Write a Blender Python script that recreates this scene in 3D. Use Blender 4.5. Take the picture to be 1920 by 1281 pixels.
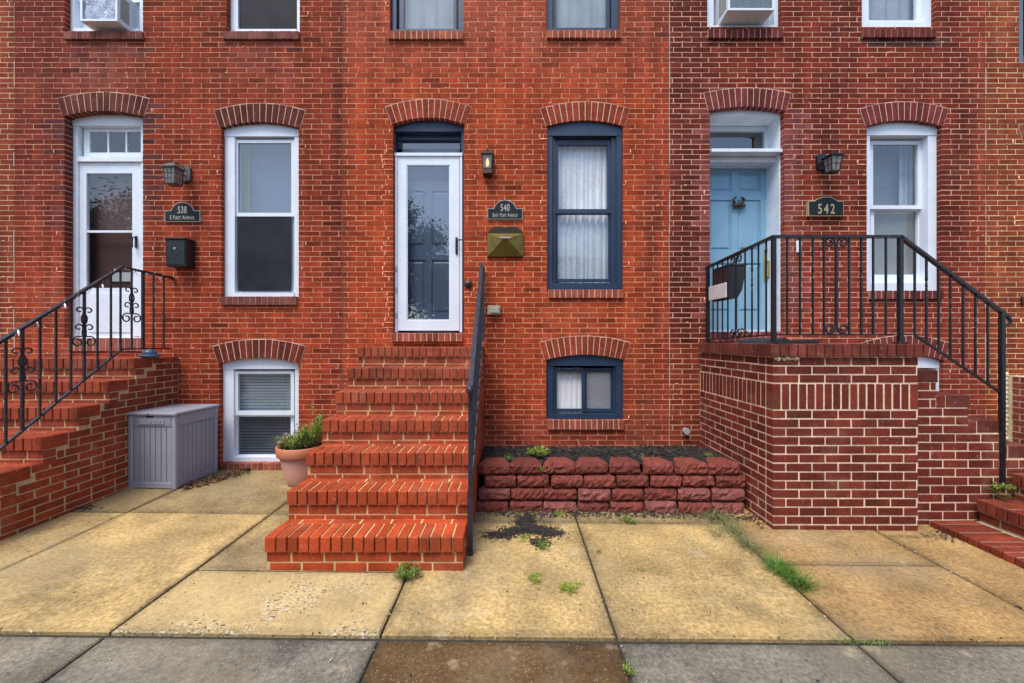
import bpy, math, random
from mathutils import Vector, Matrix
random.seed(11)
PI = math.pi
for o in list(bpy.data.objects):
    bpy.data.objects.remove(o)
scene = bpy.context.scene
col = scene.collection

# ---------------------------------------------------------------- camera, sky, sun, exposure
DW, F, CX, CY, H = 4.453, 757.0, 963.0, 638.0, 1.49     # metres to the facade, focal length in photo pixels, vanishing point, eye height
cam_d = bpy.data.cameras.new('camera')
cam = bpy.data.objects.new('camera', cam_d); col.objects.link(cam)
cam.location = (0, -DW, H); cam.rotation_euler = (PI/2, 0, 0)
cam_d.sensor_width = 36; cam_d.lens = F/1920*36
cam_d.shift_x = -(CX-960)/1920; cam_d.shift_y = (CY-640.5)/1920
cam_d.clip_start = 0.05; cam_d.clip_end = 2000
scene.camera = cam

SUN_EL, SUN_AZ = 62.0, 212.0        # soft overcast sun, high behind the camera (azimuth measured from +Y clockwise)
world = bpy.data.worlds.new('World'); scene.world = world; world.use_nodes = True
wn = world.node_tree.nodes; wl = world.node_tree.links
bg = wn['Background']
sky = wn.new('ShaderNodeTexSky'); sky.sky_type = 'NISHITA'; sky.sun_disc = False
sky.sun_elevation = math.radians(SUN_EL); sky.sun_rotation = math.radians(SUN_AZ)
sky.air_density = 1.0; sky.dust_density = 1.6; sky.ozone_density = 1.0
wl.new(sky.outputs[0], bg.inputs[0]); bg.inputs[1].default_value = 0.10
sun_d = bpy.data.lights.new('sun', 'SUN'); sun_d.energy = 1.5; sun_d.angle = math.radians(28); sun_d.color = (1, .95, .87)
sun = bpy.data.objects.new('sun', sun_d); col.objects.link(sun)
az, el = math.radians(SUN_AZ), math.radians(SUN_EL)
sdir = Vector((math.sin(az)*math.cos(el), math.cos(az)*math.cos(el), math.sin(el)))
sun.location = sdir*30; sun.rotation_euler = (-sdir).to_track_quat('-Z', 'Y').to_euler()
vs = scene.view_settings
vs.view_transform = 'Standard'; vs.look = 'None'; vs.exposure = 1.37; vs.gamma = 1; vs.use_curve_mapping = False

# ---------------------------------------------------------------- helpers
def X(px, Y=0.0): return (px-CX)/F*(DW+Y)
def Z(py, Y=0.0): return H-(py-CY)/F*(DW+Y)
def XD(px, D): return (px-CX)/F*D
def ZD(py, D): return H-(py-CY)/F*D
def rnd(a, b): return random.uniform(a, b)
def gz(x, D):                                        # height of the pavement
    return (-.012*x if x < 0 else -.008*x) + .018*max(0.0, D-2.6)

WL = {}                                              # world location of every object
def link(o, parent, loc):
    col.objects.link(o)
    loc = Vector(loc); WL[o.name] = loc
    if parent is not None:
        o.parent = parent; o.location = loc-WL[parent.name]
    else:
        o.location = loc
    return o
def tag(o, label=None, cat=None, group=None, kind=None):
    if label: o['label'] = label
    if cat: o['category'] = cat
    if group: o['group'] = group
    if kind: o['kind'] = kind
    return o
def thing(name, label, cat, base, group=None):
    o = bpy.data.objects.new(name, None); o.empty_display_size = .1
    link(o, None, base)
    return tag(o, label, cat, group)
def part_empty(name, parent, base):
    o = bpy.data.objects.new(name, None); o.empty_display_size = .05
    return link(o, parent, base)

class MB:
    def __init__(s): s.v = []; s.f = []; s.c = []; s.col = (1, 1, 1)
    def add(s, vs_, fs):
        n = len(s.v); s.v += [tuple(p) for p in vs_]; s.c += [s.col]*len(vs_)
        s.f += [tuple(i+n for i in f) for f in fs]
    def box(s, x0, x1, y0, y1, z0, z1):
        s.add([(x0,y0,z0),(x1,y0,z0),(x1,y1,z0),(x0,y1,z0),(x0,y0,z1),(x1,y0,z1),(x1,y1,z1),(x0,y1,z1)],
              [(0,3,2,1),(4,5,6,7),(0,1,5,4),(1,2,6,5),(2,3,7,6),(3,0,4,7)])
        return s
    def cbox(s, x0, x1, y0, y1, z0, z1, c=.004):
        v, f = chamfer_box(x0, x1, y0, y1, z0, z1, c); s.add(v, f); return s
    def prism(s, poly, y0, y1):                      # poly in (x, z), extruded in y
        n = len(poly)
        a = sum(poly[i][0]*poly[(i+1) % n][1]-poly[(i+1) % n][0]*poly[i][1] for i in range(n))
        if a < 0: poly = poly[::-1]
        s.add([(p[0], y0, p[1]) for p in poly]+[(p[0], y1, p[1]) for p in poly],
              [tuple(range(n)), tuple(range(2*n-1, n-1, -1))]+[(i+n, (i+1) % n+n, (i+1) % n, i) for i in range(n)])
        return s
    def tube(s, pts, r, n=8, caps=True):
        pts = [Vector(p) for p in pts]; rs = r if isinstance(r, (list, tuple)) else [r]*len(pts)
        rings = []; up = None
        for i, p in enumerate(pts):
            t = (pts[min(i+1, len(pts)-1)]-pts[max(i-1, 0)])
            if t.length < 1e-9: t = Vector((0, 0, 1))
            t.normalize()
            if up is None:
                up = Vector((0, 0, 1)) if abs(t.z) < .9 else Vector((1, 0, 0))
            a = t.cross(up); 
            if a.length < 1e-6: a = t.cross(Vector((0, 1, 0)))
            a.normalize(); b = a.cross(t); up = b
            rings.append([p+(a*math.cos(2*PI*k/n+PI/n)+b*math.sin(2*PI*k/n+PI/n))*rs[i] for k in range(n)])
        vs_ = [q for g in rings for q in g]; fs = []
        for i in range(len(pts)-1):
            for k in range(n):
                fs.append((i*n+k, i*n+(k+1) % n, (i+1)*n+(k+1) % n, (i+1)*n+k))
        if caps:
            fs.append(tuple(range(n-1, -1, -1))); m = (len(pts)-1)*n; fs.append(tuple(range(m, m+n)))
        s.add(vs_, fs); return s
    def bar(s, p0, p1, w, h=None):                   # square bar, w across, h up
        h = w if h is None else h
        p0 = Vector(p0); p1 = Vector(p1); t = (p1-p0).normalized()
        up = Vector((0, 0, 1)) if abs(t.z) < .95 else Vector((0, 1, 0))
        a = t.cross(up).normalized()*w/2; b = a.cross(t).normalized()*h/2
        s.add([p0-a-b, p0+a-b, p0+a+b, p0-a+b, p1-a-b, p1+a-b, p1+a+b, p1-a+b],
              [(0,3,2,1),(4,5,6,7),(0,1,5,4),(1,2,6,5),(2,3,7,6),(3,0,4,7)]); return s
    def lathe(s, prof, cx, cy, n=24):                # prof of (r, z)
        vs_ = []; fs = []
        for r, z in prof:
            for k in range(n):
                a = 2*PI*k/n; vs_.append((cx+r*math.cos(a), cy+r*math.sin(a), z))
        for i in range(len(prof)-1):
            for k in range(n):
                fs.append((i*n+k, i*n+(k+1) % n, (i+1)*n+(k+1) % n, (i+1)*n+k))
        fs.append(tuple(range(n-1, -1, -1))); m = (len(prof)-1)*n; fs.append(tuple(range(m, m+n)))
        s.add(vs_, fs); return s
    def ball(s, c, rx, ry=None, rz=None, n=10, m=6):
        ry = ry or rx; rz = rz or rx
        vs_ = []; fs = []
        for i in range(m+1):
            a = -PI/2+PI*i/m
            for k in range(n):
                b = 2*PI*k/n
                vs_.append((c[0]+rx*math.cos(a)*math.cos(b), c[1]+ry*math.cos(a)*math.sin(b), c[2]+rz*math.sin(a)))
        for i in range(m):
            for k in range(n):
                fs.append((i*n+k, i*n+(k+1) % n, (i+1)*n+(k+1) % n, (i+1)*n+k))
        s.add(vs_, fs); return s
    def xform(s, M, start=0):
        s.v = s.v[:start]+[tuple(M @ Vector(p)) for p in s.v[start:]]; return s
    def build(s, name, m, parent=None, smooth=False):
        xs = [p[0] for p in s.v]; ys = [p[1] for p in s.v]; zs = [p[2] for p in s.v]
        c = ((min(xs)+max(xs))/2, (min(ys)+max(ys))/2, min(zs))
        me = bpy.data.meshes.new(name)
        me.from_pydata([(p[0]-c[0], p[1]-c[1], p[2]-c[2]) for p in s.v], [], s.f)
        at = me.color_attributes.new('bcol', 'FLOAT_COLOR', 'POINT')
        at.data.foreach_set('color', [q for k in s.c for q in (k[0], k[1], k[2], 1.0)])
        if smooth: me.polygons.foreach_set('use_smooth', [True]*len(me.polygons))
        me.materials.append(m); me.update()
        o = bpy.data.objects.new(name, me)
        return link(o, parent, c)

def chamfer_box(x0, x1, y0, y1, z0, z1, c):
    lo = (x0, y0, z0); hi = (x1, y1, z1)
    v = []; idx = {}
    for sx in (0, 1):
        for sy in (0, 1):
            for sz in (0, 1):
                k = (sx, sy, sz)
                base = [(lo, hi)[k[i]][i] for i in range(3)]
                ins = [base[i]+(c if k[i] == 0 else -c) for i in range(3)]
                for ax in range(3):
                    p = list(ins); p[ax] = base[ax]
                    idx[(k, ax)] = len(v); v.append(tuple(p))
    f = []
    cen = Vector(((x0+x1)/2, (y0+y1)/2, (z0+z1)/2))
    def put(ids):
        a, b, d = (Vector(v[ids[i]]) for i in range(3))
        n = (b-a).cross(d-a); m = sum((Vector(v[i]) for i in ids), Vector())/len(ids)
        f.append(tuple(ids) if n.dot(m-cen) > 0 else tuple(ids[::-1]))
    for ax in range(3):
        o = [i for i in range(3) if i != ax]
        for s_ in (0, 1):
            q = []
            for a, b in ((0,0),(1,0),(1,1),(0,1)):
                k = [0,0,0]; k[ax] = s_; k[o[0]] = a; k[o[1]] = b
                q.append(idx[(tuple(k), ax)])
            put(q)
        for a in (0, 1):                             # edges along ax
            for b in (0, 1):
                k0 = [0,0,0]; k0[o[0]] = a; k0[o[1]] = b; k1 = list(k0); k1[ax] = 1
                k0 = tuple(k0); k1 = tuple(k1)
                put([idx[(k0, o[0])], idx[(k1, o[0])], idx[(k1, o[1])], idx[(k0, o[1])]])
    for sx in (0, 1):
        for sy in (0, 1):
            for sz in (0, 1):
                put([idx[((sx, sy, sz), i)] for i in range(3)])
    return v, f

# ---------------------------------------------------------------- materials
def mat(name, c=None, rough=.6, metal=0.0, var=.12, scale=6, var2=0.0, scale2=60, bump=0.0, bscale=120, streak=0.0, spec=.5, speck=None, trans=0.0, rvar=0.0, wear=()):
    m = bpy.data.materials.new(name); m.use_nodes = True
    nt = m.node_tree; N = nt.nodes; L = nt.links; B = N['Principled BSDF']
    geo = N.new('ShaderNodeNewGeometry')
    def noise(sc, detail=4, vec=None, rgh=.55):
        n = N.new('ShaderNodeTexNoise'); n.inputs['Scale'].default_value = sc; n.inputs['Detail'].default_value = detail
        n.inputs['Roughness'].default_value = rgh
        L.new(vec if vec else geo.outputs['Position'], n.inputs['Vector']); return n
    def rng(sock, a, b, lo=.3, hi=.7):
        r = N.new('ShaderNodeMapRange'); r.inputs[1].default_value = lo; r.inputs[2].default_value = hi
        r.inputs[3].default_value = a; r.inputs[4].default_value = b; L.new(sock, r.inputs[0]); return r.outputs[0]
    def mul(csock, fsock):
        v = N.new('ShaderNodeVectorMath'); v.operation = 'SCALE'; L.new(csock, v.inputs[0]); L.new(fsock, v.inputs['Scale']); return v.outputs[0]
    at = N.new('ShaderNodeAttribute'); at.attribute_name = 'bcol'
    if c is None: cur = at.outputs['Color']
    else:
        rgb = N.new('ShaderNodeRGB'); rgb.outputs[0].default_value = (*c, 1); cur = rgb.outputs[0]
    if var: cur = mul(cur, rng(noise(scale).outputs[0], 1-var, 1+var))
    if var2: cur = mul(cur, rng(noise(scale2, 3).outputs[0], 1-var2, 1+var2))
    if streak:
        mp = N.new('ShaderNodeMapping'); mp.inputs['Scale'].default_value = (5, 5, .45); L.new(geo.outputs['Position'], mp.inputs[0])
        cur = mul(cur, rng(noise(1, 5, mp.outputs[0]).outputs[0], 1-streak, 1+streak*.35, .35, .62))
    if speck:                                        # (scale, threshold, colour, strength)
        vo = N.new('ShaderNodeTexVoronoi'); vo.inputs['Scale'].default_value = speck[0]; L.new(geo.outputs['Position'], vo.inputs['Vector'])
        mx = N.new('ShaderNodeMix'); mx.data_type = 'RGBA'
        r = N.new('ShaderNodeMapRange'); L.new(vo.outputs['Distance'], r.inputs[0])
        r.inputs[1].default_value = speck[1]; r.inputs[2].default_value = speck[1]*.5; r.inputs[3].default_value = 0; r.inputs[4].default_value = speck[3]
        L.new(r.outputs[0], mx.inputs[0]); L.new(cur, mx.inputs[6]); mx.inputs[7].default_value = (*speck[2], 1); cur = mx.outputs[2]
    for sc, lo, hi, wc, k, st in wear:               # patches of wear or staining with a shape of their own
        mp = N.new('ShaderNodeMapping'); mp.inputs['Scale'].default_value = st; mp.inputs['Location'].default_value = (sc*1.7, sc*.3, sc); L.new(geo.outputs['Position'], mp.inputs[0])
        mx = N.new('ShaderNodeMix'); mx.data_type = 'RGBA'; L.new(rng(noise(sc, 7, mp.outputs[0], .65).outputs[0], 0, k, lo, hi), mx.inputs[0])
        L.new(cur, mx.inputs[6]); mx.inputs[7].default_value = (*wc, 1); cur = mx.outputs[2]
    L.new(cur, B.inputs['Base Color'])
    B.inputs['Roughness'].default_value = rough; B.inputs['Metallic'].default_value = metal
    B.inputs['Specular IOR Level'].default_value = spec
    if rvar: L.new(rng(noise(scale*1.7).outputs[0], rough-rvar, rough+rvar), B.inputs['Roughness'])
    if bump:
        b = N.new('ShaderNodeBump'); b.inputs['Strength'].default_value = bump; b.inputs['Distance'].default_value = .01
        L.new(noise(bscale, 6).outputs[0], b.inputs['Height']); L.new(b.outputs[0], B.inputs['Normal'])
    if trans:
        t = N.new('ShaderNodeBsdfTranslucent'); L.new(cur, t.inputs[0])
        ms = N.new('ShaderNodeMixShader'); ms.inputs[0].default_value = trans
        L.new(B.outputs[0], ms.inputs[1]); L.new(t.outputs[0], ms.inputs[2]); L.new(ms.outputs[0], N['Material Output'].inputs[0])
    return m

M = {}
M['brick'] = mat('brick', None, .85, var=.24, scale=11, var2=.26, scale2=60, bump=.35, bscale=140, streak=.34, spec=.12, wear=((1.3, .56, .74, (.40, .15, .09), .3, (1, 1, .55)), (1.1, .6, .75, (.05, .018, .014), .5, (1.6, 1, .3)), (26, .64, .7, (.5, .3, .22), .5, (1, 1, 1))))
M['stoop_brick'] = mat('stoop_brick', None, .68, var=.26, scale=6, var2=.2, scale2=60, bump=.3, bscale=150, spec=.22, rvar=.12, wear=((3.2, .54, .72, (.40, .17, .11), .38, (1, 1, 1)), (4.1, .56, .72, (.07, .03, .018), .5, (1, 1, 1)), (30, .63, .69, (.5, .32, .24), .45, (1, 1, 1))))
M['mortar'] = mat('mortar', None, .9, var=.16, scale=5, var2=.16, scale2=40, bump=.3, spec=.1)
M['white'] = mat('white_paint', (.70, .765, .85), .38, var=.05, scale=3, var2=.03, scale2=25, bump=.04, bscale=60)
M['old_white'] = mat('old_white_paint', (.68, .745, .81), .5, var=.08, scale=6, var2=.08, scale2=40, bump=.25, bscale=45)
M['navy'] = mat('navy_paint', (.016, .035, .075), .42, var=.22, scale=4, var2=.12, scale2=50, bump=.14, bscale=35, wear=((9, .64, .72, (.10, .13, .18), .35, (1, 1, .4)),))
M['blue_door'] = mat('blue_door_paint', (.21, .40, .54), .42, var=.08, scale=3, bump=.06, bscale=40, wear=((7, .62, .75, (.11, .2, .28), .3, (1, 1, .3)),))
M['slate_door'] = mat('slate_door_paint', (.10, .13, .19), .4, var=.05, scale=3)
M['black'] = mat('black_enamel', (.012, .013, .017), .35, var=.25, scale=20, bump=.1, bscale=70, rvar=.12)
M['worn_black'] = mat('worn_black_enamel', (.02, .022, .028), .3, var=.4, scale=25, bump=.15, bscale=60, rvar=.15, speck=(45, .16, (.3, .27, .26), .5))
M['blue_black'] = mat('blue_black_enamel', (.018, .024, .04), .4, var=.35, scale=22, bump=.15, bscale=60, rvar=.15)
M['interior'] = mat('dim_room', (.16, .155, .15), .9, var=.1, scale=2)
M['screen'] = mat('screen_or_backing', (.011, .015, .021), .7, var=.4, scale=5, spec=.25)
M['curtain'] = mat('sheer_curtain', (.70, .74, .79), .8, var=.16, scale=3, var2=.08, scale2=30, trans=.05)
M['grey_curtain'] = mat('grey_curtain', (.38, .43, .47), .85, var=.15, scale=4, var2=.06, scale2=40, trans=.2)
M['yellow_curtain'] = mat('yellow_curtain', (.5, .48, .14), .8, var=.15, scale=20, trans=.3)
M['blind'] = mat('blind_slat', (.62, .68, .72), .5, var=.05)
M['dim_blind'] = mat('dim_blind_slat', (.20, .26, .33), .5, var=.1)
M['white_blind'] = mat('white_blind', (.9, .92, .92), .5, var=.04, trans=.1)
M['attr'] = mat('tinted', None, .6, var=.12, scale=12)
M['leaf'] = mat('foliage', None, .5, var=.2, scale=25, trans=.3)
M['wood_leaf'] = mat('dead_leaf', None, .8, var=.3, scale=40)
M['concrete'] = mat('concrete', None, .75, var=.34, scale=2.6, var2=.36, scale2=48, bump=.5, bscale=150, rvar=.14, spec=.3, speck=(60, .16, (.72, .6, .4), .6), wear=((1.1, .48, .68, (.27, .22, .135), .55, (1, 1, 1)), (2.7, .56, .7, (.10, .078, .045), .5, (1, .6, 1)), (5.5, .6, .7, (.48, .40, .27), .45, (1, 1, 1)), (14, .66, .70, (.05, .04, .03), .55, (1, 1, 1))))
M['asphalt'] = mat('asphalt', (.05, .05, .052), .85, var=.2, scale=2, var2=.2, scale2=60, bump=.5, bscale=150)
M['dirt'] = mat('joint_dirt', (.035, .03, .022), .95, var=.4, scale=20, bump=.4)
M['steel'] = mat('brushed_metal', (.5, .51, .53), .35, .8, var=.1)
M['brass'] = mat('brass', (.42, .31, .1), .35, .8, var=.15, scale=30)
M['bronze'] = mat('bronze', (.07, .05, .04), .45, .5, var=.25, scale=30)

def glass(name, refl=.09, tint=(.9, .94, .95), rough=0.0):
    m = bpy.data.materials.new(name); m.use_nodes = True
    nt = m.node_tree; N = nt.nodes; L = nt.links; N.remove(N['Principled BSDF'])
    lw = N.new('ShaderNodeLayerWeight'); lw.inputs[0].default_value = .5        # the same reflection from both sides of the pane
    pw = N.new('ShaderNodeMath'); pw.operation = 'POWER'; pw.inputs[1].default_value = 5; L.new(lw.outputs['Facing'], pw.inputs[0])
    ad = N.new('ShaderNodeMath'); ad.operation = 'MULTIPLY_ADD'; ad.use_clamp = True; ad.inputs[1].default_value = .9; ad.inputs[2].default_value = .04+refl; L.new(pw.outputs[0], ad.inputs[0])
    tr = N.new('ShaderNodeBsdfTransparent'); tr.inputs[0].default_value = (*tint, 1)
    gl = N.new('ShaderNodeBsdfGlossy'); gl.inputs['Roughness'].default_value = rough
    geo = N.new('ShaderNodeNewGeometry'); n = N.new('ShaderNodeTexNoise'); n.inputs['Scale'].default_value = 1.6; n.inputs['Detail'].default_value = 1
    L.new(geo.outputs['Position'], n.inputs['Vector'])
    b = N.new('ShaderNodeBump'); b.inputs['Strength'].default_value = .012; b.inputs['Distance'].default_value = .05
    L.new(n.outputs[0], b.inputs['Height']); L.new(b.outputs[0], gl.inputs['Normal'])
    mx = N.new('ShaderNodeMixShader'); L.new(ad.outputs[0], mx.inputs[0]); L.new(tr.outputs[0], mx.inputs[1]); L.new(gl.outputs[0], mx.inputs[2])
    L.new(mx.outputs[0], N['Material Output'].inputs[0]); return m
M['glass'] = glass('window_glass', .10, (.96, .98, .98))
M['glass_dark'] = glass('dark_window_glass', .05, (.8, .84, .86))
M['glass_blue'] = glass('coated_window_glass', .17, (.85, .9, .94))
M['glass_screen'] = glass('screened_window_glass', .02, (.42, .45, .48))
M['glass_sheer'] = glass('clear_window_glass', .03, (1, 1, 1))
M['glass_faint'] = glass('screened_glass', -.015, (.7, .68, .66))
M['lamp_glass'] = glass('lantern_glass', .05, (.75, .74, .7), .2)
_n = M['lamp_glass'].node_tree; _d = _n.nodes.new('ShaderNodeBsdfDiffuse'); _d.inputs[0].default_value = (.38, .37, .35, 1)
_m = _n.nodes.new('ShaderNodeMixShader'); _m.inputs[0].default_value = .45; _s = _n.nodes['Material Output'].inputs[0].links[0].from_socket
_n.links.new(_s, _m.inputs[1]); _n.links.new(_d.outputs[0], _m.inputs[2]); _n.links.new(_m.outputs[0], _n.nodes['Material Output'].inputs[0])
M['bulb'] = bpy.data.materials.new('glowing_bulb'); M['bulb'].use_nodes = True
_b = M['bulb'].node_tree.nodes['Principled BSDF']; _b.inputs['Emission Color'].default_value = (1, .5, .13, 1); _b.inputs['Emission Strength'].default_value = 1.6; _b.inputs['Base Color'].default_value = (.9, .6, .3, 1)

# ---------------------------------------------------------------- bricks
def proj(p):
    D = p[1]+DW
    if D < .2: return None
    return (CX+p[0]/D*F, CY-(p[2]-H)/D*F)
class Brick:
    __slots__ = ('v', 'f', 'c', 'm', 'parent', 'name')
def mk(v, f, c, parent, name='brick', bias=0.0, vis=True):
    b = Brick(); b.v = v; b.f = f; b.c = c; b.parent = parent; b.name = name
    q = [proj(p) for p in v]
    if not vis or any(k is None for k in q): b.m = 0
    else:
        xs = [k[0] for k in q]; ys = [k[1] for k in q]
        cx_, cy_ = sum(xs)/len(xs), sum(ys)/len(ys)
        b.m = (max(xs)-min(xs))*(max(ys)-min(ys)) + bias
        if not (0 < cx_ < 1920 and 0 < cy_ < 1281): b.m = 0
    return b
BF = [(0,3,2,1),(4,5,6,7),(0,1,5,4),(1,2,6,5),(2,3,7,6),(3,0,4,7)]
def bb(x0, x1, y0, y1, z0, z1, c, parent, name='brick', ch=0.0, j=.0012, bias=0.0, vis=True):
    if ch:
        d = [rnd(-j, j) for _ in range(6)]
        v, f = chamfer_box(x0+d[0], x1+d[1], y0+d[2], y1+d[3], z0+d[4], z1+d[5], ch)
    else:
        v = [(x0,y0,z0),(x1,y0,z0),(x1,y1,z0),(x0,y1,z0),(x0,y0,z1),(x1,y0,z1),(x1,y1,z1),(x0,y1,z1)]
        dy = rnd(-j, j)*.7
        v = [(p[0]+rnd(-j, j), p[1]+dy, p[2]+rnd(-j, j)) for p in v]; f = BF
    return mk(v, f, c, parent, name, bias, vis)
def lay(bricks, rest_parent, m, maxn=300, rest_name='brickwork'):
    bricks.sort(key=lambda b: -b.m)
    rest = MB()
    for i, b in enumerate(bricks):
        if i < maxn and b.m > 20:
            q = MB(); q.col = b.c; q.add(b.v, b.f); q.build(b.name, m, b.parent)
        else:
            rest.col = b.c; rest.add(b.v, b.f)
    if rest.v:
        tag(rest.build(rest_name, m, rest_parent), kind='stuff')
def shade(c, f): return (c[0]*f, c[1]*f, c[2]*f)
def mixc(a, b, t): return tuple(a[i]*(1-t)+b[i]*t for i in range(3))
def smooth(a, b, x):
    t = max(0, min(1, (x-a)/(b-a))); return t*t*(3-2*t)

# ---------------------------------------------------------------- text
def lettering(body, size, x, y, z, m, parent, extrude=.002, xs=1.0, caps=False, name='lettering', bold=0.0, space=1.0):
    cu = bpy.data.curves.new('text', 'FONT'); cu.body = body; cu.size = size; cu.align_x = 'CENTER'; cu.extrude = extrude
    cu.offset = bold; cu.space_character = space
    if caps:
        cu.small_caps_scale = .78
        for i in range(len(body)): cu.body_format[i].use_small_caps = True
    o = bpy.data.objects.new('text', cu); col.objects.link(o)
    bpy.context.view_layer.update()
    me = bpy.data.meshes.new_from_object(o.evaluated_get(bpy.context.evaluated_depsgraph_get()))
    b = MB(); b.add([(x+v.co.x*xs, y-v.co.z, z+v.co.y) for v in me.vertices], [tuple(p.vertices) for p in me.polygons])
    bpy.data.objects.remove(o); bpy.data.curves.remove(cu); bpy.data.meshes.remove(me)
    return b.build(name, m, parent)
# ---------------------------------------------------------------- ground, pavement, road
def slab_mesh(x0, x1, D0, D1, c, drop=0.0, g=.007, ch=.008):
    b = MB(); b.col = c
    x0 += g; x1 -= g; D0 += g; D1 -= g
    P = [(x0, D0), (x1, D0), (x1, D1), (x0, D1)]
    dz = rnd(-.002, .002)-drop
    I = [(x0+ch, D0+ch), (x1-ch, D0+ch), (x1-ch, D1-ch), (x0+ch, D1-ch)]
    v = [(p[0], p[1]-DW, gz(*p)-.13-drop) for p in P]+[(p[0], p[1]-DW, gz(*p)-ch*.8+dz) for p in P]+[(p[0], p[1]-DW, gz(*p)+dz) for p in I]
    q = rnd(.03, .06); I2 = [(x0+q, D0+q), (x1-q, D0+q), (x1-q, D1-q), (x0+q, D1-q)]; v += [(p[0], p[1]-DW, gz(*p)+dz) for p in I2]
    b.add(v, [(i, (i+1) % 4, (i+1) % 4+4, i+4) for i in range(4)]+[(i+4, (i+1) % 4+4, (i+1) % 4+8, i+8) for i in range(4)]+[(8+i, 8+(i+1) % 4, 12+(i+1) % 4, 12+i) for i in range(4)]+[(12, 13, 14, 15)])
    e = rnd(.55, .75)                                # dirt settled along the joints
    b.c = [shade(c, e)]*12+[c]*4
    return b
g = MB()
g.add([(-300, -300, -.30), (300, -300, -.30), (300, 300, -.30), (-300, 300, -.30)], [(0, 1, 2, 3)])
tag(g.build('ground', M['dirt']), kind='structure')
r = MB(); r.add([(-120, -15.2, -.17), (120, -15.2, -.17), (120, -DW-.9, -.17), (-120, -DW-.9, -.17)], [(0, 1, 2, 3)])
tag(r.build('road', M['asphalt']), kind='structure')
TAN = (.43, .30, .125); TAN2 = (.29, .21, .095); ORG = (.33, .205, .08); GREY = (.175, .158, .122); GREY2 = (.155, .142, .113); BRN = (.115, .066, .027)
base = MB()                                          # dark bedding seen in the joints
n = 24
for i in range(n):
    xa = -9+18*i/n; xb = -9+18*(i+1)/n
    for Da, Db in ((-.75, .6), (.6, 2.0), (2.0, 2.6), (2.6, 4.6)):
        base.add([(xa, Da-DW, gz(xa, Da)-.022), (xb, Da-DW, gz(xb, Da)-.022), (xb, Db-DW, gz(xb, Db)-.022), (xa, Db-DW, gz(xa, Db)-.022)], [(0, 1, 2, 3)])
pav = base.build('pavement', M['dirt']); tag(pav, kind='structure')
XJ = [-9, -7.9, -6.75, -5.6, -4.4, -3.23, -2.03, -.67, .52, 1.71, 2.86, 4.05, 5.3, 6.5, 7.7, 9]
def slabs(x0, x1, cuts, cs, mt='concrete'):
    for (a, b), c in zip(zip(cuts, cuts[1:]), cs):
        slab_mesh(x0, x1, a, b, shade(c, rnd(.94, 1.06)), drop=.006 if b < 2.1 else 0).build('paving_slab', M[mt], pav)
FE = 2.025
for i in range(len(XJ)-1):
    x0, x1 = XJ[i], XJ[i+1]
    front = BRN if abs(x0+.67) < .01 else (GREY if i % 2 else GREY2)
    slabs(x0, x1, [-.62, .7, FE-.014], [GREY, front])
for x0, x1, cuts, cs in (
        (-9, -7.9, [FE, 3.38, 4.5], [TAN, TAN]), (-7.9, -6.75, [FE, 3.38, 4.5], [TAN, TAN]), (-6.75, -5.6, [FE, 3.38, 4.5], [TAN, TAN]), (-5.6, -4.4, [FE, 3.38, 4.5], [TAN, TAN]),
        (-4.4, -3.23, [FE, 3.38, 4.5], [TAN, shade(TAN2, .92)]), (-3.23, -2.03, [FE, 3.38, 4.5], [TAN, shade(TAN2, .97)]),
        (-2.03, -.67, [2.58, 3.38, 4.5], [TAN2, shade(TAN2, .92)]), (-.67, .52, [FE, 3.28, 4.45], [shade(TAN, 1.0), shade(TAN2, .8)]),
        (.52, 1.71, [FE, 3.28, 4.45], [shade(TAN, .97), shade(TAN2, .8)]), (1.71, 2.86, [FE, 2.71, 4.45], [ORG, shade(ORG, 1.02)]),
        (2.86, 4.05, [FE, 3.1, 4.45], [shade(ORG, .95), ORG]), (4.05, 5.3, [FE, 4.45], [ORG]), (5.3, 6.5, [FE, 4.45], [ORG]), (6.5, 7.7, [FE, 4.45], [ORG]), (7.7, 9, [FE, 4.45], [ORG])):
    slabs(x0, x1, cuts, cs)
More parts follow.
